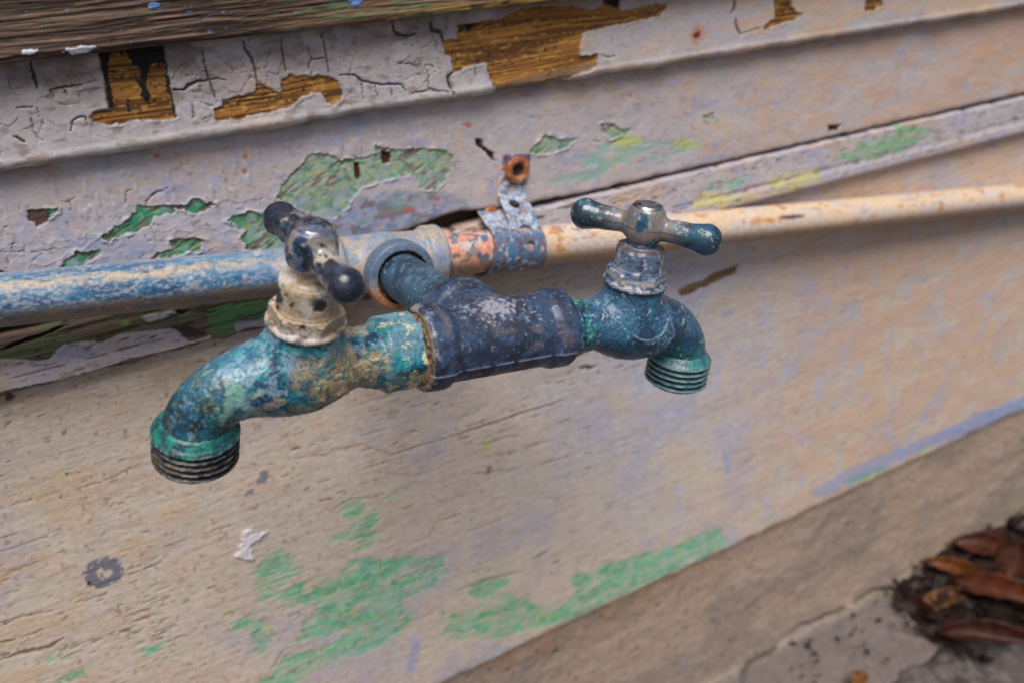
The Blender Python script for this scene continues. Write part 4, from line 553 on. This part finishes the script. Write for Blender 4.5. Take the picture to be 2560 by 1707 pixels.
    V,Q=lathe([(0,47.3+e),(5.7,47.3+e),(5.9,48.1+e),(5.2,49.+e),(3,49.6+e),(0,49.8+e)],64,.4); part('cap',V,Q,cc,M_chrome,t)
    return t
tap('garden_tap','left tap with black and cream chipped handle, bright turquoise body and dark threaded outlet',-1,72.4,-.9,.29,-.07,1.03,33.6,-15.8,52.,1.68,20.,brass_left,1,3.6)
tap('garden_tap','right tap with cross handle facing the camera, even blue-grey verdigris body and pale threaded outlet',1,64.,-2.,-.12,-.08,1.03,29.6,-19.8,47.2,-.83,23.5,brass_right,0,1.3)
# ---- front tee
def tee_sdf(rb,rband,br,brl,hollow):
    def f(P):
        d=cyl(P,0,-29,29,rb,1.); d=smin(d,cyl(P,1,0,br*brl,rb,1.),5.)
        for s in (-1,1): d=smin(d,cyl(P,0,s*21.5,s*31,rband-(.5 if s>0 else 0),2.),2.6)
        d=smin(d,cyl(P,1,br*(brl-9),br*brl,rband,1.6),2.)
        if hollow: d=np.maximum(d,-cyl(P,1,br*(brl-4),br*(brl+4),12.4,.3))
        for s in (-1,1): d=np.maximum(d,-cyl(P,0,s*29.2,s*34,13.2,.3))
        return d
    return f
def ironcol(V,N):
    u,w_,h=V.T; a=fb3(V/9+3,4,2); b=fb3(V/3+1,4,3); c=fb3(V/1.1,3,1)
    col=mix(base(V,L(56,72,98)),L(38,46,64),sst(a,.4,.62)); col=mix(col,L(58,94,134),sst(b,.46,.68)*.5); col=mix(col,L(110,98,98),sst(fb3(V/6+9,4,1),.56,.72)*.5)
    ch=sst(1-np.sqrt(((u+1)/15)**2+((w_+4)/9)**2+((h-12)/8)**2)+(c-.5)*2.2+(b-.5)*1.4,.1,.95); col=mix(col,L(178,172,176),ch*.65)
    col=mix(col,L(140,148,166),sst(c,.68,.74)*.5)
    seam=np.exp(-((h+5.5)/.35)**2)*(w_<0)*sst(b,.3,.5); col=mix(col,L(150,154,168),seam*.6)
    endl=sst(-u,30.2,30.9); col=mix(col,L(150,122,88),endl*.85*sst(b,.35,.5)); rim=sst(-u,28.5,29.5)*sst(-np.hypot(w_,h),-14,-13); col=mix(col,L(120,92,60),rim*.8)
    col=mix(col,L(168,162,160),sst(-u,27,31)*sst(b,.55,.62)*.6); endr=sst(u,30.2,30.9); col=mix(col,L(30,28,28),endr*.8)
    return col,(c-.5)*.3+(b-.5)*.3+seam*.5,.42+.2*sst(a,.4,.6)+.2*ch
t=thing('pipe_tee','dark slate iron tee joining the two taps, with pale chalky smear on top','pipe fitting'); frame(t,A_,YW,UP,ORI)
V,F,N=nets(tee_sdf(14.1,15.9,1,30,False),(-33,-18,-18),(33,32,18),.5); part('tee_body',V,F,ironcol,M_iron,t,N)
def sealcol(V,N): b=fb3(V/1.5,4,1); return mix(base(V,L(150,122,84)),L(70,52,36),sst(b,.48,.6)),(b-.5)*.8,.7+0*b
for s in (-1,1):
    V,Q=lathe([(10.5,28.5),(13.,29.5),(12.8,30.6),(11.,31.4),(9.,31.6)],96,.4,axis=0); V[:,0]*=s
    part('sealant_ring',V,Q if s>0 else Q[:,::-1],sealcol,M_iron,t)
def nipcol(V,N):
    a=fb3(V/6+3,4,1); b=fb3(V/2.2,4,2); c=fb3(V/1.,3,3); col=mix(base(V,L(62,92,116)),L(46,66,86),sst(a,.45,.6)); col=mix(col,L(100,126,146),sst(b,.58,.68)*.6); col=mix(col,L(186,194,200),sst(c,.74,.78)*.8); return col,(b-.5)*.15+.05*np.sin(V[:,1]*3.4),.45+0*a
n_=thing('pipe_nipple','short blue-grey threaded pipe between the dark tee and the wall pipe','pipe'); frame(n_,A_,YW,UP,ORI+YW*28)
V,Q=lathe([(10.5,-3),(10.6,0),(10.6,58),(10.5,62)],96,.5,axis=1); part('pipe_wall',V,Q,nipcol,M_iron,n_)
# ---- wall pipes and rear tee
PC=ORI+YW*112
def teecol(V,N):
    u,w_,h=V.T; a=fb3(V/8+3,4,2); b=fb3(V/3+1,4,3); c=fb3(V/1.1,3,1)
    col=mix(base(V,L(150,154,168)),L(176,162,146),sst(a,.46,.6)); col=mix(col,L(104,134,164),sst(b,.55,.65)*.6); lo=sst(-h,0,8); col=mix(col,L(150,120,96),lo*.6*sst(b,.3,.55)); col=mix(col,L(170,96,50),sst(-h,4,10)*sst(b+.15*sst(u,10,28),.52,.62)*.8)
    mouth=sst(-w_,26.2,27.2)*sst(np.hypot(u,h),11.,12.6); ins=(np.hypot(u,h)<12.7)*sst(-w_,22,24); col=mix(col,L(66,96,126),sst(-w_,17,21)*sst(h,-8,4)*.75); col=mix(col,L(186,128,76),sst(-w_,19,25)*sst(-h,0,8)*.7)
    col=mix(col,mix(base(V,L(40,30,24)),L(170,118,52),sst(c,.5,.62)),ins*.95); col=mix(col,L(52,36,28),sst(np.abs(u),30.2,30.9)*.8)
    return col,(c-.5)*.25+(b-.5)*.25,.5+0*a
t=thing('pipe_tee','pale blue-grey wall tee with rust-ringed socket behind the left tap','pipe fitting'); frame(t,A_,YW,UP,PC)
V,F,N=nets(tee_sdf(13.6,16.2,-1,28,True),(-33,-31,-18),(33,18,18),.5); part('tee_body',V,F,teecol,M_iron,t,N)
V,Q=lathe([(12.2,-25.2),(10.4,-24.4),(10.2,-22)],96,.3,axis=1); part('rust_ring',V,Q,sealcol,M_iron,t)
def ringpipe(name,label,s0,s1,fs0,fs1,st,fn,loc0,r=10.65):
    xs=np.unique(np.r_[np.linspace(s0,fs0,12),np.arange(fs0,fs1,st),np.linspace(fs1,s1,12)]); n=120; th=np.arange(n)*2*np.pi/n
    S=np.repeat(xs,n); T=np.tile(th,len(xs)); V=np.stack([S,r*np.cos(T),r*np.sin(T)],-1).astype(f32); Q=gridq(len(xs),n,wrap=True,flip=True)
    t=thing(name,label,'pipe'); frame(t,A_,YW,UP,PC); N=np.stack([0*S,np.cos(T),np.sin(T)],-1).astype(f32)
    part('pipe_wall',V,Q,fn,M_iron,t,N); return t
def bluepipe(V,N):
    u,w_,h=V.T; a=fb3(V*np.array([.35,1,1])/7,4,1); b=fb3(V*np.array([.25,1,1])/2.2,4,2); c=fb3(V*np.array([.5,1,1])/.9,3,3); th=np.degrees(np.arctan2(h,-w_))   # 0 faces outwards, 90 up
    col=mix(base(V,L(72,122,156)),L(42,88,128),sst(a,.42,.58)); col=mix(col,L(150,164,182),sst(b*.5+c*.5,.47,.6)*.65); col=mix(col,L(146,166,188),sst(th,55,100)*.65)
    band=np.exp(-((th-42+ (a-.5)*36)/10)**2)*sst(b*.4+c*.6+.1,.42,.6)*sst(-u,20,90); col=mix(col,L(196,172,136),band*.9)
    col=mix(col,L(176,166,150),sst(c,.54,.64)*.45*sst(-u,40,110)); bn2=.6*np.exp(-((th-100+(a-.5)*40)/8)**2)*sst(c,.4,.6); col=mix(col,L(176,172,168),bn2*.55)
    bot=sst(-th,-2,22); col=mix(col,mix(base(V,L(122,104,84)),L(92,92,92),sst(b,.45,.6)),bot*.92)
    col=mix(col,L(172,170,176),sst(u,-62,-40)*.55*sst(th,0,30)); d=sst(fb3(V/2.2+8,2,1),.8,.83); col=mix(col,L(170,160,160),d*.8)
    pa=np.exp(-(((u+50)/4.5)**2+((th-30)/16)**2))+(c-.5)*.6; col=mix(col,L(186,176,172),sst(pa,.4,.6)*.85)
    bum=0*u
    for (bu,bt,rr) in ((-39,63,2.),(-58,78,2.6),(-95,55,2.2),(-88,22,1.1),(-98,8,1.),(-66,12,1.5)):
        q=np.hypot(u-bu,(th-bt)*.186)/rr; bum=np.maximum(bum,np.sqrt(np.clip(1-q*q,0,1))*rr*.35)
    col=mix(col,L(176,170,172),sst(bum,.05,.3)*.7)
    return col,(c-.5)*.14+(b-.5)*.12+band*.1+bum,.48+.1*band
def creampipe(V,N):
    u,w_,h=V.T; a=fb3(V*np.array([.4,1,1])/9+5,4,1); b=fb3(V/3.+2,4,2); c=fb3(V/.9,3,3); th=np.degrees(np.arctan2(h,-w_))
    col=mix(base(V,L(218,192,164)),L(206,192,180),sst(a,.46,.6)); col=mix(col,L(216,176,132),sst(b,.55,.68)*.45)
    lo=sst(u,330,480)*sst(-th,-30,10); col=mix(col,L(160,158,176),lo*.6)
    sal=sst(-u,-100,-55); col=mix(col,L(222,140,110),sal*sst(fb3(V/4+4,4,1),.42,.55)*.85); col=mix(col,L(62,92,130),sal*sst(b+.05*sst(u,40,55),.52,.57)*.95); col=mix(col,L(224,178,112),sal*sst(c*.5+b*.5,.55,.62)*sst(-u,-60,-35)*.7); col=mix(col,L(92,54,32),sst(-u,-38,-31)*sst(b-.004*th,.38,.5)*.9)
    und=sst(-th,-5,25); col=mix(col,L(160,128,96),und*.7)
    col=mix(col,L(84,110,150),sst(b,.6,.64)*sst(-u,-125,-105)*sst(th,20,60)*.8); rs=sst(fb3(V*np.array([.6,1,1])/4.4+13,4,3),.64,.72)*sst(u,60,90); col=mix(col,L(190,118,62),rs*.75); sc0=sst(fb3(V*np.array([.18,1,1])/1.6+3,3,1),.66,.74); col=mix(col,L(128,104,88),sc0*.5)
    sc=np.exp(-(((u-268)/14)**2+((th-28)/9)**2))+(c-.5)*.5; col=mix(col,L(70,48,40),sst(sc,.45,.6)*.9); sc2=np.exp(-(((u-245)/26)**2+((th-26)/16)**2))+(b-.5)*1.2; col=mix(col,L(200,120,60),sst(sc2,.5,.8)*.6*(1-sst(sc,.45,.6)))
    return col,(c-.5)*.14+(b-.5)*.2,.5+.15*rs
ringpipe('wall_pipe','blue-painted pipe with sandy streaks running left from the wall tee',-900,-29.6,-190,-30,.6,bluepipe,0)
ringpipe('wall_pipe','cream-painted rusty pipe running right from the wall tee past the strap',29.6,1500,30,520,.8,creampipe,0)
# ---- strap: two perforated tails, one screwed to the wall, both wrapped over the pipe
def strapcol(V,N):
    u,w_,h=V.T; a=fb3(V/5+3,4,2); b=fb3(V/2.2+1,4,3); c=fb3(V/.9,3,1); col=mix(base(V,L(176,184,200)),L(134,156,184),sst(a,.42,.58)); col=mix(col,L(72,108,152),sst(b,.57,.64)*.7); col=mix(col,L(206,200,194),.5*sst(1-b,.56,.68)); 
    col=mix(col,L(176,100,40),sst(h,28,35)*sst(a*.5+b*.5,.4,.5)*.95); col=mix(col,L(92,86,130),sst(h,39,42)*.8); wr=sst(-h,-13,-8); col=mix(col,mix(base(V,L(62,104,142)),L(92,98,120),sst(a,.42,.58)),wr*.9); col=mix(col,L(120,74,52),wr*sst(fb3(V/2+9,4,2)-h*.012,.58,.68)*.7); col=mix(col,L(80,66,58),sst(fb3(V/2.6+5,4,1),.56,.66)*.6); col=mix(col,L(168,98,52),sst(fb3(V/3.+15,4,2),.62,.72)*.5); col=mix(col,L(214,210,204),sst(fb3(V/1.8+25,4,0),.6,.68)*.6)
    return col,(c-.5)*.08,.5+.2*sst(h,28,35)
st=thing('pipe_strap','bent perforated metal strap holding the pipe, rusty where screwed to the wall','pipe strap'); frame(st,A_,YW,UP,PC)
def ribbon(path,wid,holes,name,slant,cx):
    P=np.array(path,float); seg=np.linalg.norm(np.diff(P,axis=0),axis=1); t=np.r_[0,np.cumsum(seg)]; n=int(t[-1]/.4); s=np.linspace(0,t[-1],n)
    y=np.interp(s,t,P[:,0]); z=np.interp(s,t,P[:,1]); k=np.ones(7)/7; y=np.convolve(np.pad(y,3,'edge'),k,'valid'); z=np.convolve(np.pad(z,3,'edge'),k,'valid')
    m=int(wid/.4); wv=np.linspace(-wid/2,wid/2,m); xc=np.interp(s,[0,t[-1]*.5,t[-1]],slant)+cx
    X=xc[:,None]+wv[None]; hx=wv[None]+0*s[:,None]; hs=s[:,None]+0*wv[None]
    endr=np.minimum(s,3)/3; 
    V=np.stack([X,y[:,None]+0*X,z[:,None]+0*X],-1)
    inside=np.zeros(X.shape,bool)
    for (h0,x0,r) in holes:
        dx,dy=hx-x0,hs-h0; d=np.hypot(dx,dy); inside|=d<r; sn=(d>=r)&(d<r+.5)
        f=np.where(sn,r/np.maximum(d,.01)-1,0); V[...,0]+=dx*f; V[...,2]+=0
    Q=gridq(n,m,flip=True); ok=~inside.ravel()[Q].any(1); Q=Q[ok]; V=V.reshape(-1,3).astype(f32)
    N=mnorm(V,Q); o=part(name,V,Q,strapcol,M_iron,st,N); md=o.modifiers.new('thick','SOLIDIFY'); md.thickness=.0013; md.offset=0
    return o
def arc(r,a0,a1,n=24): return [(-r*math.cos(math.radians(a)),r*math.sin(math.radians(a))) for a in np.linspace(a0,a1,n)]
wy=17.6
ribbon([(wy,46),(wy,30),(wy-.5,24),(8,19),(1,14.5)]+arc(11.9,85,-60)+[(4,-13.5),(wy,-9)],16.5,[(8.6,0,3.),(19,0,2.2),(29,-1,3.2),(47,0,3.),(58,-1,2.4)],'strap_tail',(5.5,0,0),78.5)
ribbon([(wy,16.5),(13.5,15.5),(6,13.5)]+arc(12.4,95,-55)+[(4,-13.8),(wy,-10)],15.,[(24,4.5,.9)],'strap_tail',(7.,1,0),62.)
def rust(V,N):
    a=fb3(V/2.+3,4,2); r=np.hypot(V[:,0]-84,V[:,2]-37.6); col=mix(base(V,L(150,84,38)),L(196,150,120),sst(a,.5,.62)*.6); col=mix(col,L(30,16,12),sst(-r,-4.,-2.6)); return col,(a-.5)*.35,.65+0*a
V,Q=lathe([(7.,0),(7.2,1.),(6.4,2.2),(5.,2.5),(3.9,1.9),(3.,.2),(1.5,-.5),(0,-.5)],72,.35); V=np.stack([V[:,0]+84,wy-1.-V[:,2],V[:,1]+37.6],-1)
part('screw',V,Q[:,::-1],rust,M_iron,st)
V,Q=lathe([(0,0),(4.4,0),(4.4,1.6),(3.4,2.6),(0,3)],48,.5); V=np.stack([V[:,0]+69,wy-V[:,2],V[:,1]+14.8],-1); part('rusty_stub',V,Q[:,::-1],rust,M_iron,st)
# ------------------------------------------------------------------ dead leaves in the corner on the ground
def leaf(x,y,z,rz,ln,wd,curl,twist,tone,label,tilt=0.,pitch=0.):
    n,m=48,17; s=np.linspace(0,1,n)[:,None]; v=np.linspace(-1,1,m)[None]; ww=wd*np.sin(np.pi*np.clip(s,0,1)**.8)**.8*(1+.06*np.sin(s*40))+.5
    X=(s-.5)*ln+0*v; Yv=ww*.5*v; Zv=curl*wd*.5*(v**2)+(twist*(s-.5)*v*wd*.4)+np.sin(s*3.14)*ln*.10+.8*np.sin(s*9+v*3)
    V=np.stack([X,Yv*(1-.25*abs(curl)),Zv],-1).reshape(-1,3).astype(f32); Q=gridq(n,m)
    sv=(s+0*v).ravel(); vv=(v+0*s).ravel()
    def f(V,N):
        b=fb2(sv*9,vv*3+x,4,3); c=mix(base(V,L(*tone)),L(50,24,12),sst(b,.5,.65)*.7); rib=np.exp(-(vv/.08)**2)+.5*np.exp(-(np.abs(((sv*14+np.abs(vv)*2.2)%1)-.5)/.08)**2); c=mix(c,L(150,105,66),rib*.3)*.34; return c,(b-.5)*.8+rib*.3,.5+0*b
    t=thing('fallen_leaf',label,'leaf',(x,y,z),'dead leaves on the ground'); t.rotation_euler=(tilt,pitch,math.radians(rz))
    o=part('leaf_blade',V,Q,f,M_leaf,t); md=o.modifiers.new('thick','SOLIDIFY'); md.thickness=.0005
    Vs,Qs=lathe([(1.,0),(.8,14),(.6,20)],8,2.,axis=0); Vs[:,0]=-Vs[:,0]-ln*.5+2; part('leaf_stalk',Vs,Qs[:,::-1],lambda V,N:(base(V,L(80,48,28)),0*V[:,0],.6+0*V[:,0]),M_leaf,t)
lv=[(522,-48,-436,-62,104,30,.8,.4,(150,74,38),'longest reddish-brown leaf, running down to the bottom right corner',.4,-.1),
(575,-26,-430,25,70,34,-.5,.6,(104,52,28),'broad dark brown leaf against the foundation at the right edge',.5,0),
(482,-24,-439,-12,62,20,.5,-.6,(180,120,70),'tan leaf with its tip nearest the foundation crack',.2,0),
(470,-74,-438,-48,80,26,.8,.3,(96,42,24),'dark maroon leaf below the longest reddish leaf',.4,-.1),
(560,-2,-424,-25,64,26,.6,.8,(128,66,34),'brown leaf heaped highest against the foundation',.7,.2),
(548,-62,-436,-75,76,28,-.6,.4,(120,58,32),'brown leaf lying across the middle of the heap',0,.1),
(605,-50,-430,50,80,36,.5,.4,(84,40,22),'large dark leaf at the far right of the heap',.3,.2),
(515,-8,-430,-40,66,20,.9,.5,(178,100,46),'narrow orange-brown leaf propped on the mortar slope',.6,.3),
(348,-44,-441,20,22,14,.4,.3,(196,130,66),'small orange leaf scrap alone by the bottom edge',0,0),
(640,-20,-425,-30,80,32,.6,.4,(70,36,22),'dark leaf behind the heap beside the foundation',.5,0),
(455,-20,-436,-75,40,9,1.2,.9,(84,40,24),'curled dark twig-like leaf end standing left of the heap',.3,.3)]
for q in lv: leaf(*q)
leaf(610,-85,-434,-65,80,34,.5,.4,(70,34,22),'dark leaf at the lower right edge of the heap',.2,0)
leaf(560,-100,-438,-20,74,30,-.5,.4,(92,46,28),'dull brown leaf at the bottom of the heap',.1,0)

rg=np.random.default_rng(5); nL=1500; cx_=np.where(rg.random(nL)<.06,rg.uniform(300,560,nL),rg.normal(590,66,nL)); cy_=rg.normal(-38,26,nL)-.15*(cx_-590); ang_=rg.random(nL)*6.28; sz=np.where(cx_<440,rg.uniform(1.5,5,nL),rg.uniform(5,16,nL)); Vl=[]; Ql=[]; Cl=[]
for i in range(nL):
    a_=ang_[i]; s_=sz[i]; dx=np.array([math.cos(a_),math.sin(a_),rg.normal(0,.3)]); dy=np.array([-math.sin(a_),math.cos(a_),rg.normal(0,.4)])*.4; c_=np.array([cx_[i],cy_[i],-444+rg.random()*9+max(0,cy_[i]+40)*.25])
    Vl+=[c_-dx*s_,c_-dy*s_+[0,0,1.5],c_+dx*s_,c_+dy*s_+[0,0,1.5]]; Ql.append([4*i,4*i+1,4*i+2,4*i+3]); t_=L(60,34,22)*rg.uniform(.1,.6); Cl+=[t_]*4
lo_=link('leaf_litter',rawmesh('leaf_litter',np.array(Vl),np.array(Ql),np.array(Cl),.7),M_leaf); lo_['kind']='stuff'; lo_['label']='dark crumbled leaf litter under the dead leaves'; lo_['category']='leaf litter'
